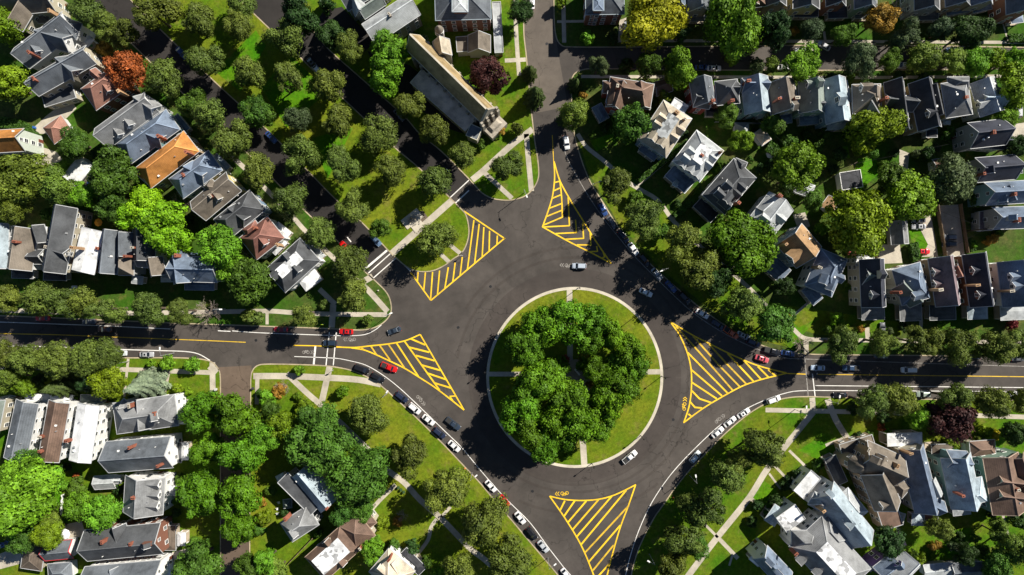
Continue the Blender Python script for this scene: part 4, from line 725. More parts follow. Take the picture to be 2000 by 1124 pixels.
# ---- church group and top row
rootc = HN('the stone church', 'long stone church with moss-brown steep nave roof and pale side aisle', 'B', 'st', 's', [(1190, 324, 1752, 874, 150, 'g', 9, 5.4), (1214, 579, 1628, 944, 132, 'f', 6.2, 0, 'pb'), (1610, 985, 1690, 1020, 90, 'f', 7, 0, 'sl')], cat_='church', trim=(.62, .58, .46), win=False, porch=())
HN('the light grey parish hall', 'long light grey gabled hall with stone walls beside the bright tree', 'B', 'lg', 's', [(852, 262, 1195, 35, 185, 'g', 8.4, 2.6, 'lg')], cat_='building', chim=[(1010, 110)])
HN('the dark apartment roofs', 'dark slate roof with pale gables at the top left of the hall', 'B', 'sl', 'g', [(660, 20, 960, -150, 150, 'g', 9, 3.4), (800, 110, 960, 0, 90, 'g', 8.8, 2.6, 'gg'), (740, -30, 800, 110, 100, 'g', 8.9, 3, 'lg')], cat_='building')
HN('the brick school by the church', 'blue-slate roofed brick building with large gable facade above the church', 'B', 'bl', 'bk', [(1560, -220, 1570, 150, 420, 'h', 10, 4.0, 'sl'), (1545, -40, 1545, 90, 120, 'h', 13.6, .6, 'lg')], cat_='building', trim=(.3, .36, .4))
HN('the pale stone gatehouse', 'pale stone gabled gatehouse with cross on its front above the purple tree', 'B', 'tp', 's', [(1690, 270, 1690, 400, 170, 'g', 6, 3), (1520, 340, 1650, 330, 110, 'f', 4.5, 0, 'tp')], cat_='building', win=False)
HN('the small stone chapel', 'small stone chapel gable with thin bell tower against the nave', 'B', 'tp', 's', [(1400, 310, 1420, 430, 130, 'g', 8, 3, 'cr')], cat_='chapel', win=False, turret=[(1385, 225, 30, 13, 2.2)])
HN('the blue-slate brick house', 'blue-slate brick house with stepped facade right of the top road', 'C', 'sl', 'bk', [(700, -170, 705, 110, 290, 'h', 9, 3.6), (655, -20, 655, 80, 80, 'h', 12.4, .5, 'bl')], cat_='house', trim=(.3, .36, .4))
HN('the first dark top house', 'narrow dark blue roof with pale eaves right of the yellow tree', 'C', 'bl', 'b', [(1245, -160, 1262, 60, 120, 'g', 8, 3)])
HN('the second dark top house', 'dark blue gable with timbered front porch at the top edge', 'C', 'sl', 'b', [(1395, -160, 1412, 90, 170, 'g', 8, 3.2)], porch=[(1350, 130, 1470, 130, 60, 'gy')])
HN('the tan-brown top house', 'brown roof with two small dormers at the top edge', 'C', 'br', 't', [(1800, -60, 1815, 60, 240, 'h', 8, 3)], dorm=[(1765, 30), (1840, 30)])
HN('the orange-brick top house', 'orange brick house with dark slatted porch at top edge', 'D', 'ch', 't', [(50, -120, 55, 50, 170, 'g', 8, 3)], porch=[(20, 90, 120, 90, 60, 'gy')])
HN('the yellow walled top house', 'yellow walled house with dark slatted porch roof at top edge', 'D', 'ch', 'y', [(290, -120, 290, 70, 200, 'g', 8, 3)], porch=[(200, 100, 380, 100, 60, 'dk')])
HN('the top house with red balcony', 'dark red walled house with white framed balcony holding flowers', 'D', 'dk', 'bk', [(510, -120, 515, 50, 150, 'g', 8, 3)], porch=[(455, 95, 600, 90, 90, 'db')])
HN('the grey-green top house', 'grey-green walled dark roofed house left of the orange-yellow tree', 'D', 'sl', 'gn', [(735, -120, 740, 70, 170, 'g', 8, 3)], porch=[(660, 110, 790, 110, 60, 'sl')])
HN('the dark top house with porch', 'dark roofed house with grey slatted porch behind the bare tree', 'D', 'ch', 'g', [(1200, -120, 1205, 80, 190, 'g', 8, 3)], porch=[(1120, 120, 1290, 115, 70, 'ch')])
HN('the tan top house', 'tan walled house with blue-grey porch roof at the top edge', 'D', 'sl', 't', [(1430, -120, 1440, 50, 190, 'g', 8, 3)], porch=[(1350, 90, 1520, 60, 60, 'bl')])
HN('the next tan top house', 'tan and blue house under trees at the top right', 'D', 'bl', 'b', [(1610, -120, 1620, 40, 160, 'g', 8, 3)], porch=[(1550, 70, 1690, 40, 60, 'bl')])
HN('the corner top house', 'brick house with blue windowed front at the top right corner', 'D', 'sl', 'bk', [(1880, -120, 1890, 110, 170, 'g', 8, 3)], porch=[(1840, 150, 1930, 140, 60, 'bl')])
HN('the side terrace roof', 'pale terrace roof along the road beside the brick school', 'B', 'pb', 's', [(1820, 20, 1840, 400, 60, 'f', 4, 0, 'lg')], cat_='building', win=False)
# ---------------------------------------------------------------- stone pieces of the church
def church_front():
    off = tuple(rootc.location); q = []
    a = G('B', 1190, 324, 9.6).xy; b = G('B', 1752, 874, 9.6).xy; u = (b-a).normalized(); v = Vector((-u.y, u.x)); hw = 150/KZ*S*(HC-11)/HC/2
    if v.dot(Vector((0, 1))) < 0: v = -v
    p = b+u*.1; m = MB()
    def P(s, w_, z): r_ = p+u*s+v*w_; return (r_.x, r_.y, z)
    # gable wall rising above the roof, with coping
    for s0, s1 in ((-.1, .55),):
        pr = [(-hw-.5, 0), (hw+.5, 0), (hw+.5, 10.2), (0, 17.6), (-hw-.5, 10.2)]; n = len(pr)
        vs = [P(s0, y, z) for y, z in pr]+[P(s1, y, z) for y, z in pr]
        m.add(vs, [tuple(range(n))[::-1], tuple(range(n, 2*n))]+[(i, (i+1) % n, (i+1) % n+n, i+n) for i in range(n)])
    for w_ in (-hw-.2, -hw*.33, hw*.33, hw+.2):
        c = P(1.0, w_, 5.1); m.box(c, (1.1, .8, 10.2), atan2(u.y, u.x)); m.box((c[0]-u.x*.3, c[1]-u.y*.3, 11), (.7, .7, 2), atan2(u.y, u.x))
    c = P(2.6, 0, 2.2); m.box(c, (4.4, hw*2.2, 4.6), atan2(u.y, u.x))
    c = P(2.6, 0, 4.9); m.box(c, (2.4, hw*1.6, 1.0), atan2(u.y, u.x), 0, .6)
    m.build('gable_front', M['stone'], rootc, off)
    for w_ in (-1.5, 0, 1.5):
        g_ = MB(); g_.box(P(.6, w_, 8.3 if w_ else 9), (.12, .8, 4 if w_ else 5), atan2(u.y, u.x)); g_.build('lancet_window', M['glass'], rootc, off)
    # buttresses and narrow windows down the long sides
    for i in range(9):
        s = -2-i*(b-a).length/9.5
        
        for sg_ in (-1, 1): bm_ = MB(); bm_.box(P(s, sg_*(hw+.25), 4.4), (.7, .9, 8.8), atan2(u.y, u.x)); bm_.build('buttress', M['stone'], rootc, off)
    cb = MB(); bar(cb, P(0, 0, 16.6), P(-(b-a).length, 0, 16.6), .5, .25); cb.build('ridge_cap', M['ringkerb'], rootc, off)
church_front()
# ---------------------------------------------------------------- vehicles
CT = {  # length, width, hood, belt, roof, cabin base x0,x1, roof x0,x1
 'sedan': (4.7, 1.82, .92, .96, 1.42, -1.85, 1.05, -1.05, .25), 'suv': (4.7, 1.9, 1.05, 1.08, 1.72, -2.2, 1.15, -1.9, .4),
 'van': (5.1, 2.0, 1.05, 1.08, 1.78, -2.42, 1.6, -2.2, .75), 'pickup': (5.6, 1.98, 1.12, 1.15, 1.78, -.75, 1.45, -.55, .75)}
_cm = {}
def car_meshes(ty):
    if ty in _cm: return _cm[ty]
    L, Wd, hd, bt, rf, c0, c1, r0, r1 = CT[ty]; h = L/2; w_ = Wd/2; D = {}
    def mesh(name, mb, smooth=False):
        m = bpy.data.meshes.new(name); m.from_pydata(mb.v, [], mb.f)
        if smooth: m.polygons.foreach_set('use_smooth', [True]*len(m.polygons))
        nm = max(mb.fm)+1 if mb.fm else 1
        D[name] = m; m['nm'] = nm; m.polygons.foreach_set('material_index', mb.fm) if nm > 1 else None
        return m
    b = MB(); st = [(-h, .70, .30, bt*.80), (-h+.1, .86, .26, bt*.93), (-h+.5, .96, .24, bt), (c0, .99, .22, bt), (0, 1, .2, bt), (c1, .99, .2, hd), (h-.75, .96, .22, hd*.96), (h-.25, .87, .25, hd*.86), (h-.05, .68, .3, hd*.70)]
    if ty == 'pickup': st[0] = (-h, .95, .4, bt); st[1] = (-h+.1, .97, .35, bt)
    sec = lambda x, k, z0, z1: [(x, -w_*k*.9, z0), (x, -w_*k, z0+.22), (x, -w_*k*.99, z1-.22), (x, -w_*k*.9, z1-.05), (x, -w_*k*.55, z1+.01), (x, 0, z1+.03), (x, w_*k*.55, z1+.01), (x, w_*k*.9, z1-.05), (x, w_*k*.99, z1-.22), (x, w_*k, z0+.22), (x, w_*k*.9, z0)]
    vs = []; 
    for s in st: vs += sec(*s)
    n = 11; fs = [(i*n+k, (i+1)*n+k, (i+1)*n+(k+1) % n, i*n+(k+1) % n) for i in range(len(st)-1) for k in range(n)]
    fs += [tuple(range(n)), tuple(range((len(st)-1)*n, len(st)*n))[::-1]]
    b.add(vs, fs)
    # cabin: pillars and roof in body colour, glass set a little proud
    wb, wt = w_*.90, w_*.72; z0 = bt-.04
    cab = [(c0, -wb, z0), (c1, -wb, z0), (c1, wb, z0), (c0, wb, z0), (r0, -wt, rf-.05), (r1, -wt, rf-.05), (r1, wt, rf-.05), (r0, wt, rf-.05), (r0+.12, -wt*.8, rf), (r1-.12, -wt*.8, rf), (r1-.12, wt*.8, rf), (r0+.12, wt*.8, rf)]
    b.add(cab, [(0, 1, 5, 4), (1, 2, 6, 5), (2, 3, 7, 6), (3, 0, 4, 7), (4, 5, 9, 8), (5, 6, 10, 9), (6, 7, 11, 10), (7, 4, 8, 11), (8, 9, 10, 11)])
    mesh('body', b)
    def glass(name, i, j, k, l, mx=.08, my=.12, split=0):
        A, B, C_, E_ = [Vector(cab[q]) for q in (i, j, k, l)]; nrm = (B-A).cross(E_-A).normalized()*.02
        g_ = MB()
        def at(u, v): return (A*(1-u)+B*u)*(1-v)+(E_*(1-u)+C_*u)*v+nrm
        segs = [(mx, 1-mx)] if not split else [(mx, .48), (.52, 1-mx)]
        for u0, u1 in segs: g_.add([at(u0, my), at(u1, my), at(u1, 1-my), at(u0, 1-my)], [(0, 1, 2, 3)])
        mesh(name, g_)
    glass('windscreen', 1, 2, 6, 5, .04, .06); glass('rear_window', 3, 0, 4, 7, .05, .08); glass('side_window', 0, 1, 5, 4, .05, .14, 1); 
    D['side_window_r'] = None; glass('side_window_r', 2, 3, 7, 6, .05, .14, 1)
    if ty == 'pickup':
        g_ = MB(); g_.box((-h/2-.42, 0, bt-.005), (h-1.15, Wd*.8, .09), 0, 0); 
        mesh('bed', g_)
    g_ = MB(); g_.tube([(0, -.11, 0), (0, .11, 0)], [.33, .33], 16); mesh('tyre', g_, False)
    g_ = MB(); g_.tube([(0, -.125, 0), (0, .125, 0)], [.2, .2], 10); mesh('rim', g_)
    g_ = MB(); g_.box((0, 0, 0), (.22, .4, .14), 0, 0, .8); mesh('headlight', g_)
    g_ = MB(); g_.box((0, 0, 0), (.1, .34, .16)); mesh('tail_light', g_)
    g_ = MB(); g_.box((0, 0, 0), (.16, .24, .15)); mesh('mirror', g_)
    g_ = MB(); g_.box(((r0+r1)/2, 0, rf+.02), ((r1-r0)*.42, wt*1.0, .03)); mesh('sunroof', g_)
    _cm[ty] = D; return D
def car(t, x, y, ang, ty, col, cname, z=0.006, extra='', z_l=None):
    D = car_meshes(ty); L, Wd, hd, bt, rf = CT[ty][:5]; kind = {'sedan': 'sedan', 'suv': 'estate car', 'van': 'minivan', 'pickup': 'pickup truck'}[ty]
    root = empty('parked_car' if ty != 'pickup' else 'pickup_truck', G(t, x, y, .9)); root.location.z = z; root.rotation_euler = (0, 0, R(ang)); root.scale = (.92, .92, .92)
    root['category'] = 'car' if ty != 'pickup' else 'truck'; root['group'] = 'cars and trucks on the streets'
    fx, fy = fp(t, x, y); locate(root, f'{cname} {kind}', fx, fy)
    pm = paintm(col)
    def add(nm, mt, loc=(0, 0, 0), par=root, meshname=None):
        m = D[meshname or nm]
        if len(m.materials) == 0: m.materials.append(mt)
        o = bpy.data.objects.new(nm, m); COL.objects.link(o); o.parent = par; o.location = loc
        o.material_slots[0].link = 'OBJECT'; o.material_slots[0].material = mt
        return o
    bo = add('body', pm)
    if ty == 'sedan' and (int(fx) % 3) == 0: add('sunroof', M['carglass'])
    add('windscreen', M['carglass']); add('rear_window', M['carglass']); add('side_window', M['carglass']); add('side_window', M['carglass'], meshname='side_window_r')
    if ty == 'pickup': add('bed', M['rubber'])
    h = L/2
    for sx in (-h*.60, h*.62):
        for sy in (-1, 1):
            tw = add('tyre', M['rubber'], (sx, sy*(Wd/2-.13), .33)); tw.name = 'wheel'; add('rim', M['chrome'], (0, 0, 0), tw)
    for sy in (-1, 1):
        add('headlight', M['lampglass'], (h-.24, sy*Wd*.34, hd*.70)); add('tail_light', M['tail'], (-h+.06, sy*Wd*.36, bt*.72)); add('mirror', pm, (CT[ty][6]-.35, sy*(Wd/2+.06), bt+.03))
    return root
WH, SV, BK, DB, RD, BL, GY = (.80, .80, .80), (.42, .43, .45), (.012, .012, .014), (.02, .028, .06), (.50, .008, .008), (.03, .07, .22), (.10, .105, .115)
for a in (
 ('G', 508, 930, 178, 'suv', (.46, .52, .60), 'blue-silver'), ('K', 1015, 45, -25, 'sedan', WH, 'white'),
 ('G', 920, 800, -54, 'sedan', WH, 'white'), ('G', 845, 705, -52, 'suv', DB, 'dark blue'), ('G', 1005, 885, -50, 'suv', BK, 'black'), ('G', 1100, 990, -48, 'sedan', SV, 'silver'), ('G', 1205, 1085, -48, 'sedan', BL, 'blue'), ('G', 688, 500, -62, 'suv', BL, 'blue'),
 ('G', 1310, 1172, -44, 'suv', BK, 'black'), ('G', 757, 598, -54, 'sedan', GY, 'dark grey'), ('K', 1830, 425, -22, 'suv', DB, 'dark blue'), ('K', 1443, 207, -30, 'sedan', WH, 'white'), ('K', 1562, 290, -35, 'sedan', DB, 'dark blue'), ('K', 1660, 350, -35, 'pickup', (.55, .10, .02), 'orange'), ('K', 1755, 372, -25, 'sedan', SV, 'silver'),
 ('L', 35, 490, -14, 'pickup', BK, 'black'), ('L', 152, 505, -8, 'sedan', BL, 'blue'), ('K', 1895, 548, -18, 'sedan', (.62, .10, .13), 'pale red'),
 ('L', 380, 617, 178, 'sedan', (.45, .55, .70), 'pale blue'), ('L', 630, 617, 178, 'pickup', (.03, .06, .12), 'dark blue'), ('L', 1068, 632, 180, 'van', WH, 'white'), ('L', 548, 822, 180, 'sedan', BK, 'black'), ('L', 1178, 817, 180, 'suv', (.28, .34, .30), 'grey-green'), ('L', 1560, 532, 180, 'sedan', DB, 'dark blue'), ('L', 1850, 815, 0, 'sedan', WH, 'white'), ('L', 860, 525, 0, 'sedan', GY, 'grey'), ('L', 1900, 545, 0, 'sedan', GY, 'grey'),
 ('L', 45, 857, 20, 'suv', WH, 'white'), ('K', 1755, 960, 33, 'sedan', WH, 'white'), ('K', 1652, 1025, 38, 'sedan', WH, 'white'), ('K', 1560, 1105, 40, 'sedan', WH, 'white'), ('O', 1388, 228, 50, 'suv', (.62, .68, .70), 'pale silver'), ('O', 893, 228, 40, 'pickup', WH, 'white'),
 ('O', 62, 692, -52, 'sedan', WH, 'white'), ('O', 150, 810, -52, 'suv', BK, 'black'), ('O', 236, 908, -50, 'sedan', (.50, .53, .56), 'silver'), ('O', 412, 1118, -50, 'sedan', WH, 'white'),
 ('N', 1388, 48, -40, 'suv', DB, 'dark blue'), ('N', 1500, 148, -42, 'sedan', WH, 'white'), ('N', 1778, 450, -48, 'sedan', WH, 'white'), ('N', 1880, 563, -50, 'sedan', RD, 'red'),
 ('J', 800, 625, -20, 'van', BK, 'black'), ('J', 922, 690, -28, 'suv', BK, 'black'), ('J', 1008, 612, -22, 'pickup', (.62, .01, .01), 'bright red'), ('J', 1102, 838, -38, 'suv', DB, 'dark blue'), ('J', 1200, 925, -40, 'suv', WH, 'white'), ('J', 1305, 1012, -38, 'sedan', WH, 'white'), ('J', 1492, 1040, -38, 'pickup', (.03, .045, .07), 'dark blue-grey'),
 ('J', 680, 342, 178, 'sedan', (.62, .01, .01), 'bright red'), ('J', 558, 428, 180, 'suv', (.02, .035, .06), 'dark blue'), ('J', 1045, 335, 200, 'sedan', (.035, .05, .07), 'dark grey'), ('J', 185, 325, 180, 'sedan', (.22, .01, .02), 'dark red'),
 ('I', 1108, 515, 0, 'sedan', SV, 'silver'), ('I', 905, 505, 0, 'sedan', (.6, .66, .66), 'pale'), ('I', 318, 240, 180, 'sedan', RD, 'red'), ('I', 790, 325, 180, 'sedan', (.16, .07, .03), 'brown'), ('I', 670, 265, 180, 'sedan', GY, 'grey'),
 ('F', 672, 785, 130, 'sedan', (.62, .01, .01), 'bright red'), ('F', 905, 735, -48, 'suv', (.12, .19, .30), 'steel blue'), ('B', 425, 482, -48, 'sedan', GY, 'dark grey'), ('B', 466, 535, -48, 'sedan', WH, 'white'), ('B', 112, 1040, -48, 'sedan', BL, 'blue'), ('B', 1085, 870, -48, 'sedan', GY, 'grey'), ('A', 1370, 400, -48, 'sedan', BL, 'blue'),
 ('C', 1440, 510, 0, 'sedan', BL, 'blue'), ('C', 1532, 516, 0, 'sedan', WH, 'white'), ('C', 412, 1080, -80, 'suv', WH, 'white'), ('C', 152, 15, 90, 'sedan', WH, 'white'),
 ('D', 1160, 380, 180, 'sedan', (.08, .14, .28), 'blue'), ('D', 1405, 380, 180, 'sedan', (.06, .11, .22), 'blue'), ('D', 1030, 495, 180, 'pickup', WH, 'white'), ('D', 330, 432, 0, 'sedan', (.10, .30, .34), 'teal'), ('D', 125, 508, 0, 'sedan', WH, 'white'), ('D', 258, 382, 180, 'sedan', WH, 'white'), ('D', 425, 345, 150, 'sedan', SV, 'silver')): car(*a)
for a in (('I', 560, 50, 90, 'van', WH, 'white'), ('H', 1175, 820, 0, 'sedan', (.62, .01, .02), 'bright red'), ('H', 1372, 712, 180, 'suv', GY, 'dark grey'), ('H', 1372, 765, 180, 'suv', BK, 'black'), ('H', 1140, 582, 180, 'sedan', GY, 'grey'), ('H', 1142, 632, 180, 'sedan', SV, 'silver'), ('H', 650, 828, 180, 'sedan', (.6, .12, .12), 'pale red'), ('L', 868, 325, 90, 'sedan', GY, 'grey'), ('C', 868, 215, 90, 'sedan', (.6, .65, .7), 'pale silver'), ('D', 1900, 840, 90, 'suv', SV, 'silver'), ('E', 685, 290, 60, 'sedan', BL, 'blue'), ('M', 35, 890, 20, 'sedan', BL, 'blue')): car(*a, z=LZ+.012)
# ---------------------------------------------------------------- trees and shrubs
np.random.seed(3)
KC = {'L': (.088, .128, .024), 'L2': (.110, .170, .024), 'M': (.105, .235, .014), 'M2': (.054, .118, .014), 'I': (.070, .165, .006), 'D': (.024, .060, .014), 'G': (.062, .098, .048), 'Y': (.115, .190, .008), 'YL': (.27, .26, .010),
      'P': (.050, .020, .026), 'R': (.20, .03, .04), 'O': (.25, .075, .026), 'OY': (.24, .15, .028), 'C': (.040, .070, .018), 'S': (.17, .24, .20), 'DM': (.050, .130, .018), 'B': (.2, .17, .12), 'V': (.155, .33, .010)}
KN = {'L': 'olive green street tree', 'L2': 'pale olive tree', 'M': 'bright green tree', 'M2': 'mid green tree', 'I': 'green maple', 'D': 'dark green tree', 'G': 'grey-green tree', 'Y': 'yellow-green tree', 'YL': 'yellow tree', 'P': 'dark purple tree', 'R': 'crimson tree',
      'O': 'orange autumn tree', 'OY': 'orange-yellow tree', 'C': 'dark conifer', 'S': 'blue-grey spruce', 'DM': 'deep green broad tree', 'B': 'bare tree', 'V': 'vivid lime green tree'}
def leaf_mesh(name, r, nl, n, leaf, style='round', zk=1.1, drop=.25):
    rs = np.random
    if style == 'cone':
        t_ = rs.rand(n)**.75; ang = rs.rand(n)*2*pi; lay = np.sin(t_*38+ang*2)*.10; rad = r*(t_*(.95+lay))*(.55+.45*rs.rand(n)**.3)
        spoke = .82+.18*np.sin(ang*9+t_*20); rad *= spoke
        P = np.stack([rad*np.cos(ang), rad*np.sin(ang), (1-t_)*r*2*zk], 1); N = np.stack([np.cos(ang), np.sin(ang), np.full(n, .9)], 1); tone = rs.rand(n)*.5+.25+.25*np.sin(ang*9+t_*20)
    else:
        ph = rs.rand(nl)*2*pi; ct = rs.rand(nl)*1.5-.55; ct = np.clip(ct, -.6, .95); st = np.sqrt(1-ct**2); q = .42+.34*rs.rand(nl)
        C = np.stack([np.cos(ph)*st*q, np.sin(ph)*st*q, ct*q], 1); lr = .18+.27*rs.rand(nl)**1.3
        C = np.concatenate([C, [[0, 0, .15]]]); lr = np.append(lr, .52); lt = np.append(rs.rand(nl)*.7+.15, .4)
        pr = lr**2; pr[-1] *= .8; idx = rs.choice(nl+1, n, p=pr/pr.sum())
        d = rs.randn(n, 3); d[:, 2] += .35; d /= np.linalg.norm(d, axis=1)[:, None]
        # twig clumps: gather leaves round a few directions in each lobe
        nc = 20; cd_ = rs.randn(nl+1, nc, 3); cd_[:, :, 2] += .3; cd_ /= np.linalg.norm(cd_, axis=2)[:, :, None]
        k = rs.randint(0, nc, n); cl = cd_[idx, k]; mixk = (rs.rand(n) < .8)[:, None]; d = np.where(mixk, cl+rs.randn(n, 3)*.2, d); d /= np.linalg.norm(d, axis=1)[:, None]
        cf = .72+.5*rs.rand(nl+1, nc); shell = (.72+.34*rs.rand(n, 1)**.7)*cf[idx, k][:, None]
        P = (C[idx]+d*lr[idx][:, None]*shell); keep = P[:, 2] > -.75; P, d, idx, k = P[keep], d[keep], idx[keep], k[keep]; n = len(P)
        ct_ = rs.rand(nl+1, nc)*.5
        tone = np.clip(lt[idx]*.55+ct_[idx, k]+rs.rand(n)*.2, 0, 1); P = P*r*1.08; P[:, 2] *= zk; N = d*1.0
    N = N+rs.randn(n, 3)*.36; N /= np.linalg.norm(N, axis=1)[:, None]
    a = np.cross(N, rs.randn(n, 3)); a /= np.linalg.norm(a, axis=1)[:, None]; b = np.cross(N, a)
    s = leaf*(.55+.9*rs.rand(n, 1)); a = a*s*.62; b = b*s*.42
    V = np.stack([P-a, P-b*.9, P+a, P+b], 1).reshape(-1, 3)
    m = bpy.data.meshes.new(name); m.vertices.add(4*n); m.vertices.foreach_set('co', V.ravel()); m.loops.add(4*n); m.loops.foreach_set('vertex_index', np.arange(4*n))
    m.polygons.add(n); m.polygons.foreach_set('loop_start', np.arange(n)*4); m.polygons.foreach_set('loop_total', np.full(n, 4))
    at = m.attributes.new('tone', 'FLOAT', 'FACE'); at.data.foreach_set('value', tone.astype(np.float32))
    m.materials.append(M['foliage']); m.update(); m.validate(); return m
CR = {'big': [leaf_mesh('crown', 8.5, 34, 23000, .60, zk=.85) for _ in range(4)], 'mid': [leaf_mesh('crown', 5.4, (18, 30, 42)[i_ % 3], 13500, .43, zk=1.0) for i_ in range(6)], 'fine': [leaf_mesh('crown', 5.4, (12, 26, 18, 34)[i_ % 4], 13500, .38, zk=1.12) for i_ in range(8)],
      'bush': [leaf_mesh('crown', 2.3, 11, 2200, .34, zk=.85) for _ in range(4)], 'cone': [leaf_mesh('crown', 3.0, 0, 9000, .36, 'cone', 1.5) for _ in range(2)]}
R0 = {'big': 8.5, 'mid': 5.4, 'fine': 5.4, 'bush': 2.3, 'cone': 3.0}
def trunk_mesh(h, r, seed):
    rr = random.Random(seed); b = MB(); x, y = rr.uniform(-.2, .2), rr.uniform(-.2, .2)
    b.tube([(0, 0, -.05), (0, 0, .3), (x*.5, y*.5, h*.3), (x, y, h*.62)], [r*1.5, r, r*.85, r*.6], 8)
    for k in range(6):
        a = k*1.05+rr.random(); ln = h*.19; z = h*(.42+.04*k)
        b.tube([(x*.6, y*.6, z), (x+cos(a)*ln*.5, y+sin(a)*ln*.5, z+h*.10), (x+cos(a)*ln, y+sin(a)*ln, z+h*.22)], [r*.5, r*.33, r*.1], 6, 0, False)
    m = bpy.data.meshes.new('trunk'); m.from_pydata(b.v, [], b.f); m.materials.append(M['bark']); return m
TK = [trunk_mesh(10, .28, s) for s in range(3)]
def bare_mesh(seed, r, depth=5, c='bark_grey'):
    rr = random.Random(seed); b = MB()
    def br(p, d, L, w_, k):
        q = p+d*L*.5+Vector((rr.uniform(-.1, .1), rr.uniform(-.1, .1), 0))*L; e = q+(d+Vector((rr.uniform(-.25, .25), rr.uniform(-.25, .25), .05))).normalized()*L*.5
        b.tube([p, q, e], [w_, w_*.8, w_*.6], 5 if k > 1 else 3, 0, False)
        if k == 0: return
        for _ in range(4 if k > 2 else 3):
            nd = (d+Vector((rr.uniform(-1, 1), rr.uniform(-1, 1), rr.uniform(-.25, .55)))*.85).normalized(); br(e if rr.random() < .7 else q, nd, L*rr.uniform(.6, .8), w_*.55, k-1)
    b.tube([(0, 0, 0), (0, 0, 2.4)], [.3, .24], 8, 0, False)
    for i in range(5):
        a = i*1.26; br(Vector((0, 0, 2.2)), Vector((cos(a)*.75, sin(a)*.75, .75)).normalized(), r*.40, .15, 4)
    m = bpy.data.meshes.new('branches'); m.from_pydata(b.v, [], b.f); m.materials.append(M[c]); return m
BM = [bare_mesh(5, 5), bare_mesh(9, 5)]
tcount = [0]
def tree(x, y, rp, kind, t='Z', hk=1.0):
    tcount[0] += 1; rr = random.Random(tcount[0]*13+5); r = rp*S*(.965 if rp > 16 else 1)
    fx, fy = fp(t, x, y)
    if t != 'Z': r = rp/KZ*S
    if kind == 'B':
        k = r/5.0; root = empty('bare_tree', G(t, x, y, 2.4+r*.8)); root.location.z = LZ; root.rotation_euler = (0, 0, rr.uniform(0, 6.3))
        tag(root, None, 'tree'); locate(root, 'leafless grey-brown tree', fx, fy)
        o = bpy.data.objects.new('branches', rr.choice(BM)); COL.objects.link(o); o.parent = root; o.scale = (k, k, k); return
    isle = kind == 'I' and hypot(fx-1122, fy-737) < 172
    if kind in ('L', 'L2'): r *= .94
    if isle and rp > 20: r *= 1.12
    cone = kind in ('C', 'S'); shrub = r < 3.0 and not cone
    cls = 'cone' if cone else ('bush' if shrub else ('big' if r > 7.2 else ('fine' if kind in ('L', 'L2', 'G') else 'mid')))
    k = r/R0[cls]; zk = {'big': .85, 'mid': 1.0, 'fine': 1.12, 'bush': .85, 'cone': 1.5}[cls]; rv = r*zk
    if cone: zc = .6; H = zc+rv*2; pz = zc+rv*.5
    elif shrub: zc = rv*.72+ (1.0 if r > 2.2 else .1); pz = zc
    else: zc = ((5.9 if (560 < fy < 800 and (fx < 650 or fx > 1560)) else 3.1) if cls == 'fine' else (5.6 if isle else 4.2))+rv*.88; pz = zc+.4
    root = empty('shrub' if shrub else ('conifer_tree' if cone else 'leafy_tree'), G(t, x, y, pz)); root.location.z = LZ; root.rotation_euler = (0, 0, rr.uniform(0, 6.3))
    tag(root, None, 'shrub' if shrub else 'tree')
    if kind == 'L': root['group'] = 'olive green street trees'
    nm = KN[kind]
    if shrub: nm = nm.replace('tree', 'shrub').replace('street ', '').replace('broad ', '')
    nm = ('small ' if r < 4.2 else ('large ' if r > 6.8 else ''))+nm if not shrub else ('tiny ' if r < 1.7 else '')+nm
    locate(root, nm, fx, fy)
    c = bpy.data.objects.new('crown', rr.choice(CR[cls])); COL.objects.link(c); c.parent = root; c.location = (0, 0, zc); c.scale = (k*rr.uniform(.86, 1.16), k*rr.uniform(.86, 1.16), k*rr.uniform(.92, 1.2))
    bc = KC[kind]; f = rr.uniform(.78, 1.2); hu = rr.uniform(-.12, .13); c.color = (bc[0]*f*(1+hu), bc[1]*f, bc[2]*f*(1-hu), 1)
    if not shrub:
        h = zc+rv*.3; o = bpy.data.objects.new('trunk', TK[tcount[0] % 3]); COL.objects.link(o); o.parent = root; s = h/10; o.scale = (max(s, .7)*1.1, max(s, .7)*1.1, s*1.15)
    else:
        o = bpy.data.objects.new('stem', TK[tcount[0] % 3]); COL.objects.link(o); o.parent = root; s = (zc+rv*.3)/10; o.scale = (s*1.3, s*1.3, s)
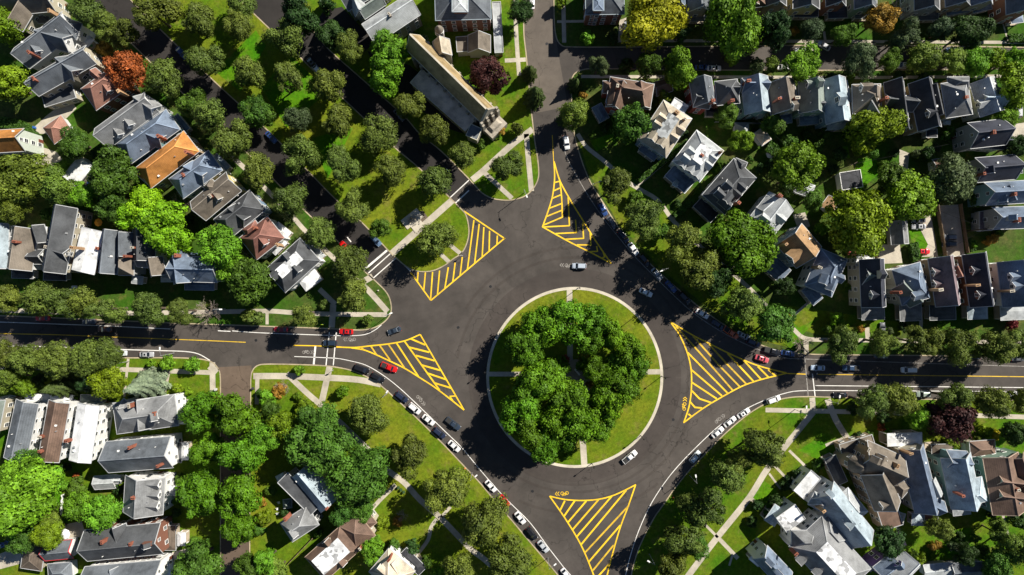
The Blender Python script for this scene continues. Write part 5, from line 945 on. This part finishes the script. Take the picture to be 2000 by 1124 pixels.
TREES = '''12 50 32 Y;14 165 42 Y;168 15 38 L;206 50 30 L;243 68 34 L;205 98 20 OY;248 137 38 O;320 150 42 L;300 28 46 L;390 45 38 L;402 118 36 L;465 52 30 L;470 8 28 L;484 140 34 L;377 202 30 M2;412 230 40 L;457 275 42 L;500 218 32 M2;145 278 26 M2
585 25 38 D;640 8 20 D;557 76 38 L;645 68 28 D;685 95 35 L;758 62 22 M;755 108 42 M;760 150 36 M;565 156 36 L;648 167 36 L;508 222 24 M2;578 233 26 G;660 242 36 L;742 264 40 L;800 206 32 L;848 252 32 L;955 150 38 P;905 302 30 L;828 70 11 B;505 335 34 L;588 307 38 L;670 320 38 L;765 332 36 L;847 357 36 L;688 403 36 L;743 447 21 M2;562 393 36 L;626 456 32 L;684 515 36 L;690 582 36 L;848 466 38 L;990 325 36 L;975 252 15 OY;940 282 12 M2
1018 22 22 D;1094 8 17 Y;1147 76 18 M;1196 76 14 D;1278 40 54 YL;1330 62 22 D;1432 45 56 M;1428 118 18 M;1168 131 22 G;1219 130 20 D;1270 128 27 M2;1328 130 36 M;1334 158 18 M;1034 143 20 C;1043 190 26 C;1123 165 17 C;1117 224 30 L2;1232 240 42 DM;1296 192 20 L2;1420 226 22 M2;1446 277 24 Y;1010 250 16 L;1487 60 24 D;1478 128 20 G;1140 188 12 OY;1100 235 14 C;1395 200 14 D
1510 60 38 D;1588 57 24 G;1552 62 11 OY;1647 68 22 M2;1720 36 30 OY;1762 15 28 B;1770 68 32 G;1842 58 24 G;1896 60 34 D;1925 52 15 G;1566 125 36 M;1508 128 20 L2;1682 120 34 G;1738 118 24 M2;1808 113 32 L2;1862 122 28 L2;1902 118 26 M;1935 118 24 Y;1978 118 26 M;1980 168 42 Y;1965 228 22 M;1712 252 48 Y;1512 245 22 M2;1540 276 20 M2;1597 283 15 M2;1853 262 14 M2;1985 286 24 D;1750 155 16 D;1800 155 14 D;1620 155 13 D;1655 150 14 M2
1203 362 36 L;1240 385 15 M2;1258 422 42 L;1330 476 42 L;1362 528 48 L;1400 548 34 D;1446 592 37 L;1455 476 58 I;1290 455 20 M2
1556 325 46 Y;1540 350 30 M2;1587 390 22 M2;1675 438 58 Y;1745 346 28 M2;1780 388 42 Y;1862 352 46 G;1902 394 16 M2;1603 446 15 M;1690 392 10 C;1652 385 10 C;1786 494 11 D;1810 302 17 D;1830 290 9 G;1528 560 22 D;1640 300 16 D;1625 330 14 D;1790 300 12 G;1725 370 14 D;1700 300 16 M2;1900 480 10 M;1890 590 6 D;1935 470 14 OY;1560 300 20 M2;1505 320 14 D;1480 330 12 D
45 352 55 L2;108 362 42 L2;20 410 36 L2;93 420 15 M2;220 337 44 M2;170 380 25 M;218 402 30 M2;285 400 34 V;318 437 44 V;338 468 36 V;252 425 26 V;345 392 27 B;362 385 16 L2;430 482 44 M;458 527 30 M;488 546 38 M2;485 505 27 B;140 290 24 M2;135 262 12 M2;120 330 18 M
20 583 30 L;77 590 36 L;124 592 32 L;165 592 30 L;207 605 34 L;286 604 32 L;353 609 26 L;400 612 34 B;483 617 19 L;501 623 20 L;15 692 32 L;60 702 34 L;110 703 36 L;165 702 38 L;205 694 30 L;15 740 26 L2;42 756 22 Y;122 756 28 C;212 747 32 Y;289 752 34 S;268 756 14 B;298 711 11 M;330 709 17 M;378 714 17 M;349 760 13 Y;368 766 9 Y;145 786 12 M;394 804 36 I;462 806 41 I;75 745 16 D;170 745 22 D;255 782 10 D
593 614 27 L;583 722 14 M;667 766 15 I;714 812 46 L;521 774 19 M;549 757 22 B;545 762 16 OY;598 798 20 Y;583 774 10 Y;526 802 22 M2;552 832 26 Y;620 828 40 DM;508 770 10 M2;635 596 13 L;700 560 10 L;716 625 14 L2
626 868 53 DM;700 928 56 DM;668 1002 26 DM;706 994 22 DM;802 890 40 L;869 958 48 L;938 1020 50 L;897 1110 40 L;1000 1092 46 L;784 1012 16 B;778 1018 12 OY;745 1020 17 Y;727 1076 24 M;771 1066 15 M2;804 1068 18 D;835 1094 17 M2;520 1097 28 M;540 1117 30 L2;515 855 30 M;515 1012 18 Y;508 1035 14 M2;735 1055 14 M;852 1120 18 M;508 980 12 OY
470 884 42 I;402 878 30 I;390 966 42 I;470 970 40 I;468 1034 37 I;384 1098 46 M2;487 1106 26 M2;44 963 62 M;18 1000 46 M;80 935 40 M;60 910 30 DM;150 952 20 M2;125 948 12 M;155 990 26 M;201 1000 30 M;95 1012 22 L2;42 1054 26 M2;96 1042 26 Y;65 1024 18 D;150 930 8 O;235 955 12 D;75 990 22 I;350 935 11 M2;25 940 30 M;205 905 7 D;100 985 15 G;345 980 8 M
1490 868 50 L;1423 932 40 L;1382 990 44 L;1333 1050 44 L;1308 1108 40 L;1361 1068 24 M2;1440 900 30 L;1345 985 26 L
1696 787 34 L;1753 783 38 L;1859 777 34 L;1939 788 36 L;1992 783 28 L;1792 812 22 M;1853 816 40 P;1719 836 10 O;1733 847 10 M;1983 842 20 G;1925 845 14 Y;1644 672 34 L;1724 669 32 L;1790 667 30 L;1820 668 26 L;1871 672 36 L;1941 678 34 L;1992 672 30 L;1572 676 30 B;1629 621 18 M;1620 642 14 M2;1972 638 16 R;1838 637 8 M;1515 635 37 DM;1683 631 8 Y;1680 645 9 OY;1738 646 8 G;1665 800 16 D;1905 860 14 L2;1760 640 12 D;1640 640 16 Y;1725 812 15 D
1593 909 14 M2;1562 926 14 D;1539 946 14 D;1515 976 16 D;1502 985 9 M2;1502 1005 12 M2;1553 930 12 D;1737 1058 28 D;1838 1032 28 L;1949 1042 26 L2;1977 1068 36 L2;1949 1106 30 M2;1825 1066 12 OY;1887 1084 22 D;1853 866 18 Y;1910 858 10 M2;1940 850 12 YL;1988 850 24 D;1990 1020 20 D;1860 1065 14 G;1785 1080 10 M2;1800 1095 12 Y;1920 1080 16 M2;1675 850 8 D;1655 862 8 OY;1700 850 8 M2;1466 1020 12 D;1478 985 14 D;1780 1010 7 Y;1800 1085 6 Y;1823 1083 6 Y;1745 1005 6 D;1895 875 10 M2
1059 638 34 I;1108 628 34 I;1160 628 34 I;1196 650 30 I;1227 684 30 I;1240 717 28 I;1208 757 34 I;1180 792 32 I;1170 830 30 I;1113 792 36 I;1129 828 34 I;1085 820 34 I;1064 742 34 I;1033 762 30 I;1095 708 14 I;1026 682 34 I;1052 666 28 I;1015 806 34 I;1031 840 34 I;1155 663 28 I;1060 870 28 I;1100 860 24 I;1085 893 9 M;1105 893 7 M;1210 710 26 I;1140 705 13 OY;1150 750 11 OY;1118 752 9 R;1105 700 9 R;1163 722 25 I;1108 768 25 I;1142 716 20 I;1096 716 20 I
1290 402 9 M2;1322 398 8 D;1388 392 9 M2;1352 344 9 G;1405 425 10 M2;1430 322 12 D;1462 312 11 M2;1478 258 12 D;1532 222 10 M2;1575 262 13 D;1612 262 12 M2;1655 262 11 D;1672 300 10 Y;1722 322 12 M2;1748 300 10 D;1822 322 11 M2;1842 325 10 D;1842 375 12 M2;1905 430 9 D;1950 455 11 M2;1905 515 9 Y;1645 470 12 D;1628 500 11 M2;1560 510 10 D;1655 560 9 M2;1590 560 11 D;1735 1002 9 M2;1870 1045 13 D;1905 1050 11 M2;1935 1005 12 D
130 410 12 D;150 425 10 M2;372 432 12 D;402 448 11 M2;190 300 12 D;165 322 10 M2;345 1000 11 D;232 900 9 M2;215 1020 12 D;130 912 9 D;1180 250 12 D;1160 265 10 M2;1335 262 10 D;1460 220 10 M2;560 1000 12 D;625 1040 11 M2;530 960 13 M2;650 1015 9 D'''
for s in TREES.replace('\n', ';').split(';'):
    x, y, r_, k = s.split(); tree(float(x), float(y), float(r_), k)
# hedges
def hedge(pts, w_, h, lab):
    q = [W(x, y, h) for x, y in pts]; n = 0; P = []
    L = sum((q[i+1]-q[i]).length for i in range(len(q)-1)); N = int(L*w_*h*26); rs = np.random; V = []; wd = w_
    for _ in range(min(N, 9000)):
        s = rs.rand()*L; i = 0
        while i < len(q)-2 and s > (q[i+1]-q[i]).length: s -= (q[i+1]-q[i]).length; i += 1
        d = (q[i+1]-q[i]); d.z = 0; dl = max(d.length, .01); d = d/dl; p = q[i].xy+d.xy*s; u = rs.rand()*2-1; sd = rs.rand()
        if sd < .5: off = u*wd/2; z = h*(.94+.1*rs.rand()); nn = Vector((0, 0, 1))
        else: sg = 1 if u > 0 else -1; off = sg*wd/2*(.9+.15*rs.rand()); z = rs.rand()*h; nn = Vector((-d.y*sg, d.x*sg, .2))
        c = Vector((p.x-d.y*off, p.y+d.x*off, z+LZ)); nn = (nn+Vector(rs.randn(3)*.5)).normalized(); a = nn.orthogonal().normalized(); a = Matrix.Rotation(rs.rand()*6.28, 3, nn) @ a; b = nn.cross(a); s2 = .22+.2*rs.rand()
        V += [c-a*s2, c-b*s2*.7, c+a*s2, c+b*s2*.7]
    o = mkobj('hedge', V, [(4*i, 4*i+1, 4*i+2, 4*i+3) for i in range(len(V)//4)], M['foliage']); o.color = (.045, .11, .012, 1)
    at = o.data.attributes.new('tone', 'FLOAT', 'FACE'); at.data.foreach_set('value', np.random.rand(len(V)//4).astype(np.float32)*.8)
    tag(o, lab, 'hedge')
hedge([(1248, 352), (1345, 276)], 1.6, 1.6, 'long clipped hedge between the two pale mansions facing the curve')
hedge([(1318, 424), (1360, 385), (1372, 366)], 1.8, 1.8, 'clipped hedge left of the charcoal many-dormered house')
hedge([(1500, 285), (1525, 300), (1552, 330), (1590, 345)], 3.2, 3, 'thick dark hedge curving through gardens at the upper right')
hedge([(1785, 475), (1790, 500), (1794, 512)], 2.4, 2, 'dark green hedge beside the small curved lawn')
hedge([(1893, 470), (1902, 490)], 1.5, 1.5, 'short bright hedge beside the concrete parking yard')
hedge([(1972, 74), (2000, 74), (2040, 75)], 2.2, 1.5, 'low green hedge by the footpath at the top right')
hedge([(0, 238), (40, 246), (62, 268)], 3.0, 2.6, 'dark hedge above the orange roof at the left edge')
# ---------------------------------------------------------------- street furniture
def lamp(x, y, h, arm=0, ang=0):
    root = empty('street_lamp', W(x, y, 0)); root.location.z = LZ; tag(root, None, 'street lamp', 'street lamps'); locate(root, 'thin dark street lamp' if arm == 0 else 'tall grey street lamp with arm', x, y)
    b = MB(); b.tube([(0, 0, 0), (0, 0, .5), (0, 0, h)], [.16, .1, .07], 8)
    b.build('pole', M['metal_dark'] if not arm else M['metal_grey'], root)
    a = R(ang); hd = MB()
    if arm:
        ar = MB(); ar.tube([(0, 0, h-.6), (cos(a)*arm*.5, sin(a)*arm*.5, h), (cos(a)*arm, sin(a)*arm, h+.1)], [.06, .05, .05], 6); ar.build('arm', M['metal_grey'], root)
        hd.box((cos(a)*(arm+.35), sin(a)*(arm+.35), h+.08), (.85, .36, .2), a); hd.build('lamp_head', M['white'], root)
    else:
        hd.tube([(0, 0, h), (0, 0, h+.15), (0, 0, h+.55), (0, 0, h+.75)], [.12, .24, .2, .04], 10); hd.build('lamp_head', M['metal_dark'], root)
for x, y in ((1129, 563), (1245, 615), (1292, 735), (1251, 851), (1156, 905), (948, 724)): lamp(x, y, 5.2)
for x, y, a in ((760, 615, 20), (757, 768, 50), (922, 924, 40), (1152, 368, 20), (1293, 526, 200), (1347, 929, 100), (1268, 1082, 150), (1070, 1090, 40), (1023, 378, 290), (1612, 780, 80), (252, 706, 80), (440, 603, 0), (1552, 800, 90), (340, 690, 90)): lamp(x, y, 8.5, 1.8, a)
def monument():
    c = W(805, 428, 0); rz = R(38); root = empty('stone_monument', (c.x, c.y, LZ), rz); tag(root, 'pale stone cross shaped monument with dark figure on paved plinth', 'monument')
    b = MB(); b.box((0, 0, .12), (6.2, 3.4, .24)); b.box((0, -2.2, .1), (3.6, 3.6, .2)); b.build('plinth', M['ringkerb'], root)
    b = MB(); b.box((0, 0, .7), (2.6, 1.3, .95)); b.box((0, 0, 1.35), (2.0, .9, .35)); b.build('base', M['stone'], root)
    b = MB(); b.tube([(0, 0, 1.5), (0, 0, 2.3), (.1, 0, 2.9), (.1, 0, 3.15), (.1, 0, 3.4)], [.34, .36, .28, .17, .12], 10); b.tube([(.1, -.3, 2.8), (.5, -.5, 2.4)], [.12, .08], 6); b.build('figure', M['metal_dark'], root)
monument()
patch('patio', [(818, 446), (828, 440), (838, 428), (826, 412), (812, 414), (804, 440)], M['soil'], LZ+.01)
def bench(x, y, rz, lab):
    c = W(x, y, 0); root = empty('park_bench', (c.x, c.y, LZ+.02), R(rz)); tag(root, lab, 'bench')
    b = MB(); b.box((0, 0, .45), (2.4, .5, .08)); b.build('seat', M['white'], root); b = MB(); b.box((0, .27, .78), (2.4, .07, .5)); b.build('backrest', M['white'], root)
    for s in (-1, 1): b = MB(); b.box((s*1.0, 0, .2), (.1, .45, .4)); b.build('leg', M['metal_dark'], root)
bench(1127, 727, -50, 'pale bench in the clearing among the maples of the circle')
def bin_(t, x, y, col, lab, grp=None):
    c = G(t, x, y, 1); root = empty('wheeled_bin', (c.x, c.y, LZ)); tag(root, lab, 'bin', grp); b = MB(); b.box((0, 0, .5), (.5, .6, .95), 0, 0); b.build('body', trimm(col), root); b = MB(); b.box((0, 0, 1.03), (.6, .72, .1)); b.build('lid', trimm(tuple(c_*.8 for c_ in col)), root)
    for s in (-1, 1): b = MB(); b.tube([(s*.27-.04, -.3, .12), (s*.27+.04, -.3, .12)], [.12, .12], 8); b.build('wheel', M['rubber'], root)
bin_('N', 1078, 462, (.04, .09, .03), 'leftmost of three dark green bins on the lawn by the footpath', 'dark bins by the footpath'); bin_('N', 1098, 480, (.04, .09, .03), 'middle one of three dark green bins by the footpath', 'dark bins by the footpath'); bin_('N', 1118, 496, (.04, .09, .03), 'rightmost of three dark green bins on the lawn by the footpath', 'dark bins by the footpath')
bin_('I', 1630, 780, (.6, .6, .6), 'white bin beside the brown side street, left kerb'); bin_('I', 1912, 772, (.05, .05, .05), 'black bin on the right kerb of the brown side street'); bin_('A', 690, 345, (.02, .25, .06), 'bright green bin near the big blue-grey house'); bin_('A', 255, 965, (.03, .12, .4), 'blue bin beside the pink pyramid roof garage')
def sign(x, y, col, lab, h=2.2):
    c = W(x, y, 0); root = empty('street_sign', (c.x, c.y, LZ)); tag(root, lab, 'sign'); b = MB(); b.tube([(0, 0, 0), (0, 0, h)], [.05, .05], 6); b.build('pole', M['metal_grey'], root)
    b = MB(); b.box((0, -.07, h+.1), (.75, .05, .75), 0); b.build('sign_plate', trimm(col), root)
sign(634, 633, (.55, .8, .03), 'fluorescent yellow-green crossing sign near the left zebra crossing', 2.4)
sign(652, 722, (.5, .5, .5), 'small grey sign beside the footpath below the left crossing'); sign(1583, 784, (.5, .5, .5), 'small grey sign on the grass below the right crossing'); sign(903, 500, (.7, .7, .7), 'white sign on the tip of the median by the hatched triangle')
def hydrant(x, y, col, lab):
    c = W(x, y, 0); root = empty('fire_hydrant', (c.x, c.y, LZ)); tag(root, lab, 'hydrant'); b = MB(); b.tube([(0, 0, 0), (0, 0, .1), (0, 0, .12), (0, 0, .6), (0, 0, .75), (0, 0, .85)], [.22, .22, .15, .15, .17, .05], 10); b.build('body', trimm(col), root)
    b = MB(); b.tube([(-.26, 0, .5), (.26, 0, .5)], [.08, .08], 8); b.build('outlet', trimm(col), root)
hydrant(908, 915, (.55, .16, .03), 'orange-red hydrant on the grass kerb below left of the circle'); hydrant(1315, 971, (.55, .16, .03), 'orange-red hydrant by the kerb below right of the circle'); hydrant(739, 568, (.5, .45, .4), 'pale hydrant at the corner lawn below the monument')
def fence(pts, h, mat, lab):
    P = [W(x, y, 0) for x, y in pts]; c = P[0]; root = empty('garden_fence', (c.x, c.y, LZ)); off = (c.x, c.y, LZ); tag(root, lab, 'fence'); b = MB()
    for i in range(len(P)-1): a, d = P[i], P[i+1]; bar(b, (a.x, a.y, LZ+h/2), (d.x, d.y, LZ+h/2), .09, h*.92)
    b.build('panel', mat, root, off)
    for i in range(len(P)-1):
        a, d = P[i], P[i+1]; n = max(1, int((d-a).length/2.6))
        for k in range(n+1 if i == len(P)-2 else n): q = a.lerp(d, k/n); m = MB(); m.box((q.x, q.y, LZ+h/2), (.16, .16, h)); m.build('post', mat, root, off)
fw = mat_surf('fence_wood', (.24, .17, .11), .35, 2, 9, .9, .2, .3)
for pts, h, mt, lab in (([(556, 1108), (612, 1050)], 1.6, fw, 'wooden fence running down beside the brown white-decked house'), ([(395, 470), (428, 440)], 1.6, fw, 'wooden fence behind the lime trees left of charcoal hips'), ([(100, 948), (112, 905)], 1.5, fw, 'thin fence in the shade below the long brown roof'), ([(118, 950), (125, 915)], 1.5, fw, 'thin fence in the shade below the long white roof'),
                        ([(1826, 402), (1842, 500)], 2.0, fw, 'tall brown fence between two concrete parking yards'), ([(1872, 400), (1886, 495)], 1.8, fw, 'tall dark fence on the right of the concrete parking yard'), ([(1696, 478), (1714, 515)], 1.6, fw, 'short wooden fence left of the tan driveway'), ([(1395, 240), (1500, 244)], 1.5, M['metal_grey'], 'pale thin fence below the teal gabled house'), ([(126, 965), (123, 1005)], 1.5, M['white'], 'white garden fence beside the bright green tree at lower left')): fence(pts, h, mt, lab)
def garden_set(t, x, y, lab):
    c = G(t, x, y, .5); root = empty('garden_chair', (c.x, c.y, LZ), R(10)); tag(root, lab, 'chair', 'white garden chairs')
    b = MB(); b.box((0, 0, .4), (.7, .7, .07)); b.build('seat', M['white'], root); b = MB(); b.box((0, .36, .75), (.7, .07, .7)); b.build('backrest', M['white'], root)
    for sx in (-1, 1):
        for sy in (-1, 1): b = MB(); b.box((sx*.3, sy*.3, .18), (.06, .06, .36)); b.build('leg', M['white'], root)
garden_set('N', 172, 575, 'topmost white garden chair left of the small pavilion'); garden_set('N', 163, 622, 'middle white garden chair left of the small pavilion'); garden_set('N', 163, 660, 'lowest white garden chair left of the small pavilion')
def parasol(t, x, y, r, col, lab, cat_='parasol'):
    c = G(t, x, y, 2.4); root = empty('garden_parasol', (c.x, c.y, LZ)); tag(root, lab, cat_); b = MB(); b.tube([(0, 0, 0), (0, 0, 2.5)], [.04, .04], 6); b.build('pole', M['metal_grey'], root)
    b = MB(); n = 8; vs = [(r*cos(2*pi*k/n), r*sin(2*pi*k/n), 2.0) for k in range(n)]+[(0, 0, 2.6)]; b.add(vs, [(k, (k+1) % n, n) for k in range(n)]); b.build('canopy', trimm(col), root)
parasol('M', 487, 815, 1.6, (.75, .76, .78), 'white garden canopy beside the grey outbuilding at lower left'); parasol('E', 740, 600, 1.2, (.75, .36, .02), 'orange-yellow parasol in the yard behind the white flat row house'); parasol('H', 25, 80, 1.5, (.6, .6, .58), 'round pale garden canopy near the white trimmed mansion')
def manhole(x, y):
    c = W(x, y, 0); b = MB(); b.tube([(0, 0, 0), (0, 0, .03)], [.42, .42], 20); b.tube([(0, 0, .03), (0, 0, .034)], [.3, .3], 16); o = b.build('manhole_cover', M['metal_dark']); o.location = (c.x, c.y, .004)
    tag(o, None, 'manhole cover'); locate(o, 'round dark manhole cover', x, y)
for x, y in ((1068, 86), (958, 560), (895, 640), (1040, 960), (1315, 820), (500, 665), (1790, 745), (930, 438)): manhole(x, y)
def pole(x, y, wires):
    c = W(x, y, 0); root = empty('utility_pole', (c.x, c.y, LZ)); tag(root, None, 'utility pole'); locate(root, 'brown wooden utility pole', x, y); b = MB(); b.tube([(0, 0, 0), (0, 0, 9)], [.17, .12], 8); b.build('pole', M['bark'], root)
    b = MB(); b.box((0, 0, 8.6), (2.2, .12, .14), R(30)); b.build('crossarm', M['bark'], root)
    for wx, wy, hz in wires:
        q = W(wx, wy, hz); b = MB(); n = 10; P = []
        for i in range(n+1):
            f = i/n; P.append(((q.x-c.x)*f, (q.y-c.y)*f, 8.7+(hz-8.7-LZ)*f-1.1*4*f*(1-f)))
        b.tube(P, [.035]*(n+1), 4, 0, False); b.build('wire', M['metal_dark'], root)
pole(1641, 330, [(1548, 396, 7), (1690, 372, 7), (1722, 350, 7), (1862, 280, 7)]); pole(1888, 452, [(1835, 500, 7), (1935, 440, 7), (1641, 330, 8.6)]); pole(1446, 236, [(1500, 240, 7), (1560, 300, 7)])
settle()
